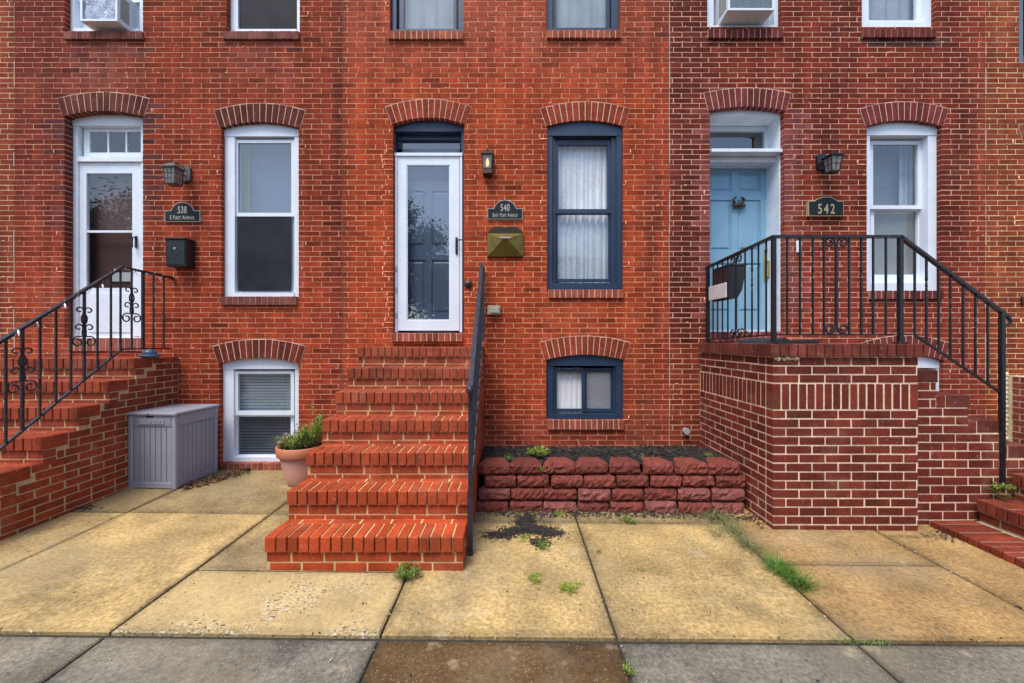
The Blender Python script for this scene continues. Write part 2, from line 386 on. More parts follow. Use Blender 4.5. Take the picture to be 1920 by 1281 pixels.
# the spalled slab left of the steps
def spall_material():
    m = mat('spalled_concrete', None, .75, var=.16, scale=3, var2=.16, scale2=40, bump=.6, bscale=120, speck=(75, .2, (.62, .5, .32), .5))
    nt = m.node_tree; N = nt.nodes; L = nt.links; B = N['Principled BSDF']
    cur = B.inputs['Base Color'].links[0].from_socket
    geo = N.new('ShaderNodeNewGeometry')
    def vor(sc, thr, seed):
        mp = N.new('ShaderNodeMapping'); mp.inputs['Location'].default_value = (seed, seed, 0); mp.inputs['Scale'].default_value = (.75, 1.25, 1); L.new(geo.outputs['Position'], mp.inputs[0])
        w = N.new('ShaderNodeTexNoise'); w.inputs['Scale'].default_value = 22; L.new(geo.outputs['Position'], w.inputs['Vector'])
        ma = N.new('ShaderNodeVectorMath'); ma.operation = 'MULTIPLY_ADD'; ma.inputs[1].default_value = (.05, .05, .05); L.new(w.outputs['Color'], ma.inputs[0]); L.new(mp.outputs[0], ma.inputs[2])
        v = N.new('ShaderNodeTexVoronoi'); v.inputs['Scale'].default_value = sc; L.new(ma.outputs[0], v.inputs['Vector'])
        n = N.new('ShaderNodeTexNoise'); n.inputs['Scale'].default_value = 2.6; L.new(geo.outputs['Position'], n.inputs['Vector'])
        g1 = N.new('ShaderNodeMapRange'); L.new(n.outputs[0], g1.inputs[0]); g1.inputs[1].default_value = .38; g1.inputs[2].default_value = .62; g1.inputs[3].default_value = 0; g1.inputs[4].default_value = thr
        lt = N.new('ShaderNodeMath'); lt.operation = 'LESS_THAN'; L.new(v.outputs['Distance'], lt.inputs[0]); L.new(g1.outputs[0], lt.inputs[1]); return lt.outputs[0]
    for sc, thr, seed, c, k in ((62, .40, 0, (.74, .68, .56), .4), (40, .27, 3.3, (.04, .04, .045), .85)):
        mx = N.new('ShaderNodeMix'); mx.data_type = 'RGBA'; f = N.new('ShaderNodeMath'); f.operation = 'MULTIPLY'; f.inputs[1].default_value = k
        L.new(vor(sc, thr, seed), f.inputs[0]); L.new(f.outputs[0], mx.inputs[0]); L.new(cur, mx.inputs[6]); mx.inputs[7].default_value = (*c, 1); cur = mx.outputs[2]
    L.new(cur, B.inputs['Base Color']); return m
M['spalled'] = spall_material()
slabs(-2.03, -.67, [FE, 2.58], [(.47, .34, .15)], 'spalled')
k = MB(); k.cbox(-120, 120, -DW-.9, -DW-.63, -.3, gz(0, 0)-.008, .012); tag(k.build('kerb', mat('kerb_stone', (.3, .3, .29), .8, var=.2, var2=.15, bump=.3)), kind='structure')

# ---------------------------------------------------------------- the row of houses
PW, PH = .2045, .0563                                # brick length and course height with joint
class Op: pass
def op(xl, xr, bottom, spring=None, crown=None, top=None, n=14, arch_c=None):
    o = Op(); o.xl = X(xl); o.xr = X(xr); o.zb = Z(bottom); o.px = (xl, xr, bottom, spring, crown)
    o.arch = spring is not None
    if o.arch:
        o.zs = Z(spring); o.zc = Z(crown); hs = (o.xr-o.xl)/2; rise = o.zc-o.zs
        o.cx = (o.xl+o.xr)/2; o.R = (hs*hs+rise*rise)/(2*rise); o.cz = o.zc-o.R; o.a = math.asin(hs/o.R); o.T = .208; o.n = n
        o.ztop = o.zc+.1
    else: o.zs = o.zc = o.ztop = Z(top)
    return o
def blocked(o, z):                                   # x interval without wall at height z
    if z < o.zb or z > o.ztop: return None
    if not o.arch or z < o.zs: return (o.xl, o.xr)
    r = o.R+.1; d = r*r-(z-o.cz)**2
    if d <= 0: return None
    w = min(math.sqrt(d), (o.xr-o.xl)/2)
    return (o.cx-w, o.cx+w)

def house(name, label, xa, xb, ops, colfun, mortar_c, seed, z_top=7.1, brk=M['brick']):
    rs = random.Random(seed)
    h = thing(name, label, 'house', ((xa+xb)/2, 0, 0), 'brick rowhouses in one terrace')
    mor = MB(); bricks = []
    zz = -.12; row = 0; cxm = (xa+xb)/2
    wall = None
    rows = []
    while zz < z_top:
        zm = zz+PH/2
        cut = sorted(filter(None, (blocked(o, zm) for o in ops)))
        iv = []; x = xa
        for a, b in cut:
            if a > x: iv.append((x, a))
            x = max(x, b)
        if x < xb: iv.append((x, xb))
        rows.append((row, zz, iv)); zz += PH; row += 1
    mor.col = (1, 1, 1)
    for row, z0, iv in rows:
        for a, b in iv:
            mor.col = shade(mortar_c, rs.uniform(.9, 1.08))
            mor.box(a+.002, b-.002, .0015, .10, z0, z0+PH)
    wall = mor.build('wall', M['mortar'], h)
    JT = .0090
    off_house = rs.uniform(0, PW)
    for row, z0, iv in rows:
        ph = off_house+(PW/2 if row % 2 else 0)+rs.uniform(-.012, .012)
        zj = rs.uniform(-.0012, .0012)
        for a, b in iv:
            xs = [a]
            kx = math.floor((a-ph)/PW)*PW+ph
            while kx < b:
                if kx > a+.035 and kx < b-.035: xs.append(kx+rs.uniform(-.007, .007))
                kx += PW
            xs.append(b)
            for i in range(len(xs)-1):
                l = xs[i]+(JT/2 if i else (.0 if a > xa+.01 else .003)); rr = xs[i+1]-(JT/2 if i < len(xs)-2 else (.0 if b < xb-.01 else .003))
                if rr-l < .015: continue
                xm = (l+rr)/2; zm = z0+PH/2
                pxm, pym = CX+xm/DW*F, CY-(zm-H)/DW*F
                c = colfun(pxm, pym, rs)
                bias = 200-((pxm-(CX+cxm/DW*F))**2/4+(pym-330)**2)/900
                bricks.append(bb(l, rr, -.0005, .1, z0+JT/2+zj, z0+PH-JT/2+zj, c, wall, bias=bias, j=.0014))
    lay(bricks, wall, brk)
    sm = MB()
    for row, z0, iv in rows:
        for a, b in iv:
            n_ = int((b-a)*.9+rs.random())
            for _ in range(n_):
                sm.col = shade(mortar_c, rs.uniform(.85, 1.2)); xx = rs.uniform(a+.02, b-.02); w2 = rs.uniform(.006, .022); h2 = rs.uniform(.004, .010)
                sm.ball((xx, 0, z0+rs.uniform(-.003, .004)), w2, .0032, h2, 7, 4)
            for e, s_ in ((a, 1), (b, -1)):                # rough repointing beside the openings
                if xa+.05 < e < xb-.05 and rs.random() < (.75 if abs(e-O['B_door'].xl) < .01 and z0 < Z(250) else .07):
                    sm.col = shade(mortar_c, rs.uniform(.9, 1.25)); xx = e+s_*rs.uniform(.03, .13)
                    sm.box(xx-.005, xx+.005, -.003, .01, z0-.003, z0+PH*rs.uniform(.8, 1.05))
                    if rs.random() < .6: sm.box(min(xx, e), max(xx, e), -.0032, .01, z0-.004, z0+.005)
    tag(sm.build('mortar_smear', M['mortar'], wall, smooth=True), kind='stuff')
    # room behind the windows, back wall and roof
    rm = MB()
    for x0, x1, y0, y1, z0, z1 in ((xa, xb, 3.9, 4.0, -.1, z_top), (xa, xa+.03, .11, 3.9, -.1, z_top), (xb-.03, xb, .11, 3.9, -.1, z_top),
                                   (xa+.03, xb-.03, .11, 3.9, 1.36, 1.56), (xa+.03, xb-.03, .11, 3.9, 4.25, 4.4), (xa+.03, xb-.03, .11, 3.9, -.1, 0)):
        rm.box(x0, x1, y0, y1, z0, z1)
    rm.build('interior', M['interior'], h)
    rf = MB(); rf.box(xa, xb, -.02, 4.0, z_top+.003, z_top+.15); rf.build('roof', M['interior'], h)
    cn = MB(); cn.col = (.5, .5, .5); cn.box(xa+.002, xb-.002, -.3, -.004, z_top-.12, z_top+.2); cn.box(xa+.004, xb-.004, -.12, -.005, z_top-.4, z_top-.121)
    cn.build('cornice', M['white'], h)
    return h, wall

def arch(h, o, c, mortar_c, name='window_arch'):
    n = o.n; a = o.a+.012
    ring = MB(); ring.col = mortar_c
    K = 20; f = []; 
    pts = [(o.cx+(o.R+.001)*math.sin(-a+2*a*i/K), o.cz+(o.R+.001)*math.cos(-a+2*a*i/K)) for i in range(K+1)]
    pto = [(o.cx+(o.R+o.T)*math.sin(-a+2*a*i/K), o.cz+(o.R+o.T)*math.cos(-a+2*a*i/K)) for i in range(K+1)]
    ring.prism(pts+pto[::-1], -.004, .1)
    p = ring.build(name, M['mortar'], h)
    for i in range(n):
        t0 = -a+2*a*(i+.065)/n; t1 = -a+2*a*(i+.935)/n
        r0 = o.R-.001+rnd(-.002, .002); r1 = o.R+o.T-.006+rnd(-.004, .003); y0 = -.0065+rnd(-.001, .001)
        q = [(r0, t0), (r0, t1), (r1, t1), (r1, t0)]
        pl = [(o.cx+r*math.sin(t), o.cz+r*math.cos(t)) for r, t in q]
        b = MB(); b.col = shade(c, rnd(.85, 1.12)); b.prism(pl, y0, .1); b.build('arch_brick', M['brick'], p)
def sill(h, xl, xr, y0, y1, c, mortar_c, n=13, out=.03, name='window_sill'):
    a, b = X(xl, -out), X(xr, -out); z1, z0 = Z(y0, -out), Z(y1, -out)
    m = MB(); m.col = mortar_c; m.box(a+.003, b-.003, -out+.003, .12, z0+.003, z1-.002)
    p = m.build(name, M['mortar'], h)
    w = (b-a)/n
    for i in range(n):
        q = MB(); q.col = shade(c, rnd(.82, 1.15))
        j = rnd(-.002, .002)
        q.cbox(a+w*i+.0035, a+w*(i+1)-.0035, -out+j, .118, z0+rnd(-.001, .002), z1+rnd(-.001, .001), .003)
        q.build('sill_brick', M['brick'], p)

MA = (.60, .27, .165); MBc = (.66, .29, .165); MC = (.66, .37, .25); ME = (.74, .50, .28)
def col_A(px, py, r):
    c = (.245, .035, .013)
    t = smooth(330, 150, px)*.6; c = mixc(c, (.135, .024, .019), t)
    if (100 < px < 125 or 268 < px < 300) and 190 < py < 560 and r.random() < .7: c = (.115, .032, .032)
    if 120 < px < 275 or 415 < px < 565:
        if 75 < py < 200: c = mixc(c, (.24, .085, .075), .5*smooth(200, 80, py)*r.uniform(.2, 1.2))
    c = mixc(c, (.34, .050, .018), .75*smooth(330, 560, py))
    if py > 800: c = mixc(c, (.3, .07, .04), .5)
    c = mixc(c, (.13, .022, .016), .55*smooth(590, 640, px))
    return shade(c, r.uniform(.8, 1.18)*(r.uniform(.55, .8) if r.random() < .08 else 1))
def col_B(px, py, r):
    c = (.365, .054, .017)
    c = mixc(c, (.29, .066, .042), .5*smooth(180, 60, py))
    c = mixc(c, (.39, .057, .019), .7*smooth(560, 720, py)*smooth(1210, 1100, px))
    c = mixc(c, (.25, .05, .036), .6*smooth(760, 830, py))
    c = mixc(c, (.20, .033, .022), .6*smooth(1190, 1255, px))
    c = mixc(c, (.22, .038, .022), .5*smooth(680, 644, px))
    return shade(c, r.uniform(.82, 1.16)*(r.uniform(.6, .8) if r.random() < .07 else 1))
def col_C(px, py, r):
    c = (.19, .029, .014)
    w = 18*math.sin(py*.021)+10*math.sin(py*.053)
    d = max(smooth(80, 0, abs(px-1285-w))*.8, smooth(60, 0, abs(px-1560-w*1.5))*.55*smooth(520, 250, py), smooth(50, 0, abs(px-1790+w))*.5*smooth(600, 350, py))
    c = mixc(c, (.075, .017, .014), d*r.uniform(.6, 1.0))
    c = mixc(c, (.25, .042, .024), .75*smooth(420, 620, py)*smooth(1300, 1380, px))
    if (1300 < px < 1332 or 1468 < px < 1515) and 200 < py < 600 and r.random() < .8: c = (.215, .055, .05)
    c = mixc(c, (.27, .05, .022), .5*smooth(1790, 1850, px))
    if px < 1320 and py > 640: c = mixc(c, (.27, .05, .02), .6)
    if 1610 < px < 1770 and 72 < py < 92: c = (.10, .035, .03)
    return shade(c, r.uniform(.78, 1.2))
def col_E(px, py, r):
    return shade(mixc((.31, .066, .024), (.19, .037, .019), r.random()*.8), r.uniform(.82, 1.15))
def col_L(px, py, r):
    return shade((.25, .046, .024), r.uniform(.8, 1.15))

O = dict(
 A_door=op(121, 268, 636, 218, 208), A1=op(415, 560, 557, 240, 229), A2=op(412, 560, 869, 682, 671), A3=op(121, 268, 59, top=-215), A4=op(425, 562, 59, top=-215),
 B_door=op(737, 870, 626, 233, 221), B1=op(1026, 1168, 544, 237, 226), B2=op(1024, 1169, 789, 675, 665, n=15), B3=op(731, 869, 58, top=-215), B4=op(1024, 1163, 57, top=-215),
 C_door=op(1331, 1471, 622, 208, 200), C1=op(1625, 1765, 545, 237, 226), C2=op(1628, 1768, 790, 676, 664), C3=op(1326, 1464, 55, top=-215), C4=op(1616, 1754, 54, top=-215),
 E_door=op(1921, 2062, 640, 268, 258), E3=op(1911, 2062, 113, top=-160))
hL, wL = house('brick_house', 'red brick house front at the left edge, mostly out of view', X(-620), X(27), [], col_L, ME, 5)
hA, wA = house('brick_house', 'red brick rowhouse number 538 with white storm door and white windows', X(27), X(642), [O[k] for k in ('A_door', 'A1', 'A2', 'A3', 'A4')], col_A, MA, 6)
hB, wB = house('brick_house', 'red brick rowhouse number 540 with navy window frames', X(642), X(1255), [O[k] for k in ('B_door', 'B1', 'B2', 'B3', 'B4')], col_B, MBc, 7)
hC, wC = house('brick_house', 'dark stained brick rowhouse number 542 with light blue door', X(1255), X(1848), [O[k] for k in ('C_door', 'C1', 'C2', 'C3', 'C4')], col_C, MC, 8)
hE, wE = house('brick_house', 'orange brown brick house front cut off by the right edge', X(1848), X(2500), [O[k] for k in ('E_door', 'E3')], col_E, ME, 9)
cA = (.105, .025, .019); cB = (.27, .047, .024); cC = (.17, .036, .030); cE = (.26, .07, .04)
for h, ks, c, mc in ((hA, ('A_door', 'A1', 'A2'), cA, (.66, .47, .36)), (hB, ('B_door', 'B1', 'B2'), cB, (.68, .5, .36)), (hC, ('C_door', 'C1', 'C2'), cC, (.66, .47, .4)), (hE, ('E_door',), cE, (.6, .48, .32))):
    for kk in ks: arch(h, O[kk], c if kk != 'A2' else (.15, .03, .019), mc, 'door_arch' if 'door' in kk else 'window_arch')
sA = (.20, .07, .056); sB = (.33, .085, .05); sC = (.14, .032, .028)
sill(hA, 118, 266, 58, 73, sA, (.26, .12, .1), 12); sill(hA, 417, 560, 58, 73, sA, (.26, .12, .1), 12)
sill(hA, 413, 556, 556, 572, sA, (.32, .17, .14), 13); sill(hA, 416, 560, 869, 884, (.3, .08, .055), (.4, .25, .18), 13); sill(hA, 126, 268, 634, 659, (.3, .1, .075), (.55, .4, .3), 12, out=.02, name='door_sill')
sill(hB, 727, 868, 57, 73, sB, (.62, .42, .3), 13); sill(hB, 1025, 1165, 56, 71, sB, (.62, .42, .3), 13)
sill(hB, 1028, 1170, 543, 559, sB, (.62, .42, .3), 13); sill(hB, 1027, 1171, 788, 806, sB, (.62, .42, .3), 14); sill(hB, 733, 867, 625, 641, sB, (.62, .42, .3), 12, out=.045, name='door_sill')
sill(hC, 1328, 1470, 54, 71, sC, (.5, .3, .26), 13); sill(hC, 1619, 1757, 54, 70, sC, (.3, .13, .12), 13)
sill(hC, 1632, 1770, 545, 561, sC, (.5, .3, .26), 13); sill(hC, 1630, 1768, 789, 805, sC, (.5, .3, .26), 13); sill(hC, 1333, 1471, 622, 641, (.24, .06, .055), (.55, .38, .33), 12, out=.02, name='door_sill')

# seams of rough mortar between the houses
for px, nm in ((642, hB), (1255, hC), (27, hA), (1848, hE)):
    s_ = MB(); s_.col = (.5, .34, .26) if px != 642 else (.2, .1, .08)
    z = 0.0
    while z < 7:
        h_ = rnd(.1, .35); xx = X(px)+rnd(-.003, .003); w = rnd(.002, .006)
        if rnd(0, 1) < (.85 if px in (1255, 642) else .4): s_.box(xx-w, xx+w, -.0035+rnd(-.0005, .0005), .01, z, min(z+h_-.01, 7))
        z += h_
    s_.build('mortar_seam', M['mortar'], nm)

# ---------------------------------------------------------------- windows and doors
def casing(h, o, m, Yf, inner, depth=.1, name='window', head=True):
    """frame filling opening o; inner = (x0, x1, y0, y1) in photo pixels at depth Yf"""
    ix0, ix1 = X(inner[0], Yf), X(inner[1], Yf); zt, zb = Z(inner[2], Yf), Z(inner[3], Yf)
    b = MB(); e = .0015; Yb = Yf+depth
    xl, xr = o.xl+e, o.xr-e
    zlow = o.zb+.002
    ztop_j = o.zs if o.arch else o.ztop
    b.box(xl, ix0, Yf, Yb, zlow, min(zt, ztop_j)-.001); b.box(ix1, xr, Yf, Yb, zlow, min(zt, ztop_j)-.001)
    if zb > zlow+.004: b.box(ix0+.0005, ix1-.0005, Yf-.012, Yb, zlow, zb)
    if o.arch:
        K = 16; a = o.a
        top = [(o.cx+(o.R+.002)*math.sin(-a+2*a*i/K)*(1-.002), o.cz+(o.R+.002)*math.cos(-a+2*a*i/K)) for i in range(K+1)]
        b.prism([(xr, zt), (xl, zt)]+top, Yf-.006, Yb)
    else:
        b.box(xl, xr, Yf-.003, Yb, zt, o.ztop-.002)
    return b.build(name, m, h)
def sash(w, m, gm, rect, bd, Yf, th=.035, name='sash', pane='pane', muntins=()):
    """rect = glass edges in photo pixels, bd = widths (left, right, top, bottom) in pixels"""
    x0, x1, y0, y1 = rect; l, r_, t, bt = bd
    a, b_, c, d = X(x0-l, Yf), X(x0, Yf), X(x1, Yf), X(x1+r_, Yf)
    zt2, zt, zb, zb2 = Z(y0-t, Yf), Z(y0, Yf), Z(y1, Yf), Z(y1+bt, Yf)
    s_ = MB(); Yb = Yf+th
    s_.box(a, b_, Yf, Yb, zb2, zt2); s_.box(c, d, Yf, Yb, zb2, zt2)
    s_.box(b_, c, Yf+.001, Yb, zt, zt2-.0005); s_.box(b_, c, Yf+.001, Yb, zb2+.0005, zb)
    for mx in muntins:
        xm = X(mx, Yf); s_.box(xm-.008, xm+.008, Yf+.004, Yb-.004, zb, zt)
    so = s_.build(name, m, w)
    if gm:
        p = MB(); yp = Yf+th*.5; p.add([(b_-.004, yp, zb-.004), (c+.004, yp, zb-.004), (c+.004, yp, zt+.004), (b_-.004, yp, zt+.004)], [(0, 1, 2, 3)]); p.build(pane, gm, w)
    return so
def window_sheet(w, rect, Yf, m=None):
    p = MB(); p.box(X(rect[0], Yf), X(rect[1], Yf), Yf, Yf+.003, Z(rect[3], Yf), Z(rect[2], Yf)); return p.build('screen_or_backing', m or M['screen'], w)
def curtain(rect, Yf, m, name, label, cat='curtain', waves=9, amp=.012, part_at=None, group=None, gather=0.0):
    x0, x1, z1, z0 = X(rect[0], Yf), X(rect[1], Yf), Z(rect[2], Yf), Z(rect[3], Yf)
    b = MB(); n = waves*8; mrow = 10; rs = random.Random(int(rect[0]*7))
    phs = [rs.uniform(0, 6.28) for _ in range(4)]
    vs_ = []
    for j in range(mrow+1):
        t = j/mrow
        for i in range(n+1):
            u = i/n
            y = Yf+.02+amp*(math.sin(u*waves*2*PI+phs[0]+.6*math.sin(u*9+phs[1]))+.5*math.sin(u*waves*3.7*PI+phs[2]+t*.8))*(.5+.5*t)
            vs_.append((x0+(x1-x0)*u, y, z1+(z0-z1)*t))
    fs = [(j*(n+1)+i, j*(n+1)+i+1, (j+1)*(n+1)+i+1, (j+1)*(n+1)+i) for j in range(mrow) for i in range(n)]
    b.add(vs_, fs); o = b.build(name, m, None, smooth=True)
    return tag(o, label, cat, group)
def blind(rect, Yf, m, label, pitch=4.2, tilt=.5):
    x0, x1 = X(rect[0], Yf), X(rect[1], Yf); t = thing('window_blind', label, 'blind', ((x0+x1)/2, Yf, Z(rect[3], Yf)))
    b = MB(); y = rect[2]+3
    while y < rect[3]:
        z = Z(y, Yf); d = .005; k_ = pitch*.0026
        b.add([(x0, Yf, z+k_), (x1, Yf, z+k_), (x1, Yf+2*d, z-k_), (x0, Yf+2*d, z-k_), (x0, Yf, z+.0015+k_), (x1, Yf, z+.0015+k_), (x1, Yf+2*d, z+.0015-k_), (x0, Yf+2*d, z+.0015-k_)], BF)
        y += pitch
    tag(b.build('slats', m, t), kind='stuff')
    hd = MB(); hd.box(x0, x1, Yf-.004, Yf+.03, Z(rect[2]+2, Yf), Z(rect[2]-3, Yf)); hd.build('head_rail', m, t)
    return t

# --- house 538
w = casing(hA, O['A1'], M['white'], .05, (440, 552, 256, 549))
sash(w, M['white'], M['glass_blue'], (446, 546, 268, 399), (6, 6, 6, 7), .07)
sash(w, M['white'], M['glass'], (446, 546, 408, 545), (6, 6, 3, 4), .106)
window_sheet(w, (447, 546, 407, 546), .076)
curtain((441, 466, 258, 560), .2, M['yellow_curtain'], 'curtain', 'yellow green curtain at the left side of the tall window of 538', waves=3)
blind((446, 552, 262, 405), .24, M['dim_blind'], 'grey blind in the upper sash of the tall window of 538', pitch=6)
w = casing(hA, O['A2'], M['white'], .05, (438, 553, 692, 857))
sash(w, M['white'], M['glass_dark'], (446, 545, 701, 771), (6, 6, 5, 8), .07)
sash(w, M['white'], M['glass_screen'], (446, 545, 782, 853), (6, 6, 3, 4), .106)
window_sheet(w, (446, 545, 780, 854), .25, mat('dim_backing', (.02, .024, .028), .8))  # dark sheet added behind the lower sash, not a screen
blind((444, 548, 696, 852), .145, M['blind'], 'grey horizontal blind in the basement window of 538', pitch=5.4)
w = casing(hA, O['A3'], M['white'], .06, (139, 262, -205, 54)); sash(w, M['white'], M['glass_blue'], (150, 258, -190, -5), (6, 6, 6, 9), .1)
lm = MB(); lm.box(X(139, .14), X(262, .14), .14, .16, Z(56, .14), Z(-8, .14)); lm.build('infill_panel', M['white'], w)
w = casing(hA, O['A4'], M['white'], .06, (446, 557, -205, 56)); sash(w, M['white'], M['glass_dark'], (450, 556, -190, 55), (4, 4, 6, 3), .085)
window_sheet(w, (449, 557, -190, 57), .078)
# door of 538
d = casing(hA, O['A_door'], M['old_white'], .085, (146, 264, 236, 634), name='door_frame')
sash(hA, M['old_white'], M['glass'], (168, 268, 247, 286), (11, 6, 9, 9), .13, name='transom', pane='transom_pane', muntins=(202, 236))
b = MB(); b.box(X(144, .08), X(268, .08), .075, .2, Z(303, .08), Z(294, .08)); b.build('transom_bar', M['old_white'], hA)
sd = MB(); Yd = .10
sd.box(X(147, Yd), X(264, Yd), Yd, Yd+.03, Z(634, Yd), Z(631, Yd))
door = sd.build('storm_door', M['white'], hA)
sash(door, M['white'], None, (162, 248, 325, 540), (15, 16, 20, 92), Yd, .035, name='door_leaf')
b = MB(); b.box(X(162, Yd), X(248, Yd), Yd+.004, Yd+.03, Z(436, Yd), Z(432, Yd)); b.build('mid_rail', M['white'], door)
def quad_pane(x0, x1, y0, y1, yp, m, p):
    q = MB(); q.add([(X(x0, yp), yp, Z(y1, yp)), (X(x1, yp), yp, Z(y1, yp)), (X(x1, yp), yp, Z(y0, yp)), (X(x0, yp), yp, Z(y0, yp))], [(0, 1, 2, 3)]); return q.build('pane', m, p)
quad_pane(162, 248, 325, 432, Yd+.017, M['glass'], door)
quad_pane(162, 248, 436, 540, Yd+.017, M['glass_faint'], door)
b = MB(); b.cbox(X(167, Yd), X(246, Yd), Yd-.006, Yd+.002, Z(624, Yd), Z(549, Yd), .005); b.build('kick_panel', M['white'], door)
b = MB(); hx = X(256, Yd); b.box(hx-.011, hx+.011, Yd-.012, Yd, Z(465, Yd), Z(443, Yd)); b.tube([(hx, Yd-.01, Z(447, Yd)), (hx, Yd-.05, Z(447, Yd)), (hx-.002, Yd-.052, Z(456, Yd)), (hx-.006, Yd-.045, Z(466, Yd))], .009, 8); b.build('handle', M['black'], door)
id_ = MB(); id_.box(X(140, .2), X(270, .2), .2, .24, Z(634, .2), Z(300, .2)); id_.build('inner_door', mat('brown_door_paint', (.11, .058, .055), .55), hA)
nt_ = MB(); nt_.box(X(208, .19), X(246, .19), .185, .19, Z(528, .19), Z(511, .19)); nt_.build('door_notice', M['white'], hA)

# --- house 540
w = casing(hB, O['B1'], M['navy'], .03, (1036, 1156, 255, 531))
b = MB(); Yf = .055; b.box(X(1037, Yf), X(1041, Yf), Yf, .13, Z(531, Yf), Z(258, Yf)); b.box(X(1146, Yf), X(1155, Yf), Yf, .13, Z(531, Yf), Z(258, Yf)); b.build('stop_trim', M['navy'], w)
sash(w, M['navy'], M['glass_sheer'], (1047, 1139, 272, 392), (7, 7, 9, 8), .075)
sash(w, M['navy'], M['glass_dark'], (1046, 1141, 402, 523), (6, 6, 3, 6), .1, .03)
curtain((1036, 1096, 262, 540), .138, M['curtain'], 'curtain', 'left panel of the white pleated sheer curtains in the navy ground-floor window', waves=5, amp=.013)
curtain((1093, 1152, 262, 540), .142, M['curtain'], 'curtain', 'right panel of the white pleated sheer curtains in the navy ground-floor window', waves=5, amp=.013)
w = casing(hB, O['B2'], M['navy'], .03, (1037, 1155, 686, 776))
b = MB(); Yf = .05; b.box(X(1037, Yf), X(1041, Yf), Yf, .13, Z(776, Yf), Z(688, Yf)); b.box(X(1150, Yf), X(1154, Yf), Yf, .13, Z(776, Yf), Z(688, Yf)); b.build('stop_trim', M['navy'], w)
sash(w, M['navy'], M['glass_sheer'], (1044, 1091, 698, 767), (4, 6, 6, 6), .06)
sash(w, M['navy'], M['glass_sheer'], (1100, 1146, 698, 767), (5, 5, 6, 6), .085)
curtain((1040, 1094, 690, 774), .105, M['white_blind'], 'curtain', 'white curtain behind the left pane of the navy basement window', waves=5, amp=.005)
blind((1097, 1150, 694, 774), .125, M['white_blind'], 'white blind behind the right pane of the navy basement window', pitch=3.6, tilt=.7)
w = casing(hB, O['B3'], M['navy'], .05, (743, 860, -205, 57)); sash(w, M['navy'], M['glass'], (757, 850, -190, 54), (8, 6, 6, 3), .085)
curtain((736, 864, -200, 60), .13, M['grey_curtain'], 'curtain', 'pale curtain in the upper navy window above the 540 front door', waves=5, amp=.006)
w = casing(hB, O['B4'], M['navy'], .05, (1036, 1146, -205, 55)); sash(w, M['navy'], M['glass'], (1043, 1137, -190, 52), (6, 6, 6, 3), .085)
curtain((1030, 1152, -200, 60), .13, M['grey_curtain'], 'curtain', 'pale curtain in the upper navy window above the 540 sheer curtains', waves=5, amp=.006)
# door of 540
d = casing(hB, O['B_door'], M['navy'], .06, (742, 865, 247, 624), name='door_frame')
b = MB(); b.box(X(738, .12), X(868, .12), .13, .2, Z(262, .12), Z(240, .12)); b.build('transom_head', M['navy'], hB)
sash(hB, M['navy'], M['glass_blue'], (754, 862, 266, 286), (10, 6, 5, 6), .15, name='transom', pane='transom_pane')
Yd = .045
fr = MB(); a0, a1 = X(740.5, Yd), X(866.5, Yd)
fr.box(a0, X(745, Yd), Yd, Yd+.05, Z(623, Yd), Z(288, Yd)); fr.box(X(862, Yd), a1, Yd, Yd+.05, Z(623, Yd), Z(288, Yd)); fr.box(a0-.004, a1+.004, Yd-.008, Yd+.05, Z(292.5, Yd), Z(287, Yd))
door = fr.build('storm_door', M['white'], hB)
sash(door, M['white'], None, (762, 844, 309, 601), (16, 17, 16, 19), Yd+.008, .03, name='door_leaf')
sash(door, M['white'], M['glass_blue'], (764, 842, 311, 599), (2.5, 2.5, 2.5, 2.5), Yd+.014, .024, name='glazing_bead')
b = MB(); hx = X(856, Yd); b.cbox(hx-.013, hx+.013, Yd-.008, Yd+.008, Z(477, Yd), Z(445, Yd), .005); b.build('handle_plate', M['black'], door)
b = MB(); b.tube([(hx, Yd-.006, Z(452, Yd)), (hx, Yd-.05, Z(452, Yd)), (hx+.07, Yd-.052, Z(452, Yd))], .007, 8); b.tube([(hx, Yd-.006, Z(469, Yd)), (hx, Yd-.02, Z(469, Yd))], .008, 8); b.build('handle', M['black'], door)
b = MB()
for yy in (505, 545, 592): b.box(X(742, Yd), X(745, Yd), Yd-.004, Yd, Z(yy+5, Yd), Z(yy-5, Yd))
b.build('hinge', M['steel'], door)
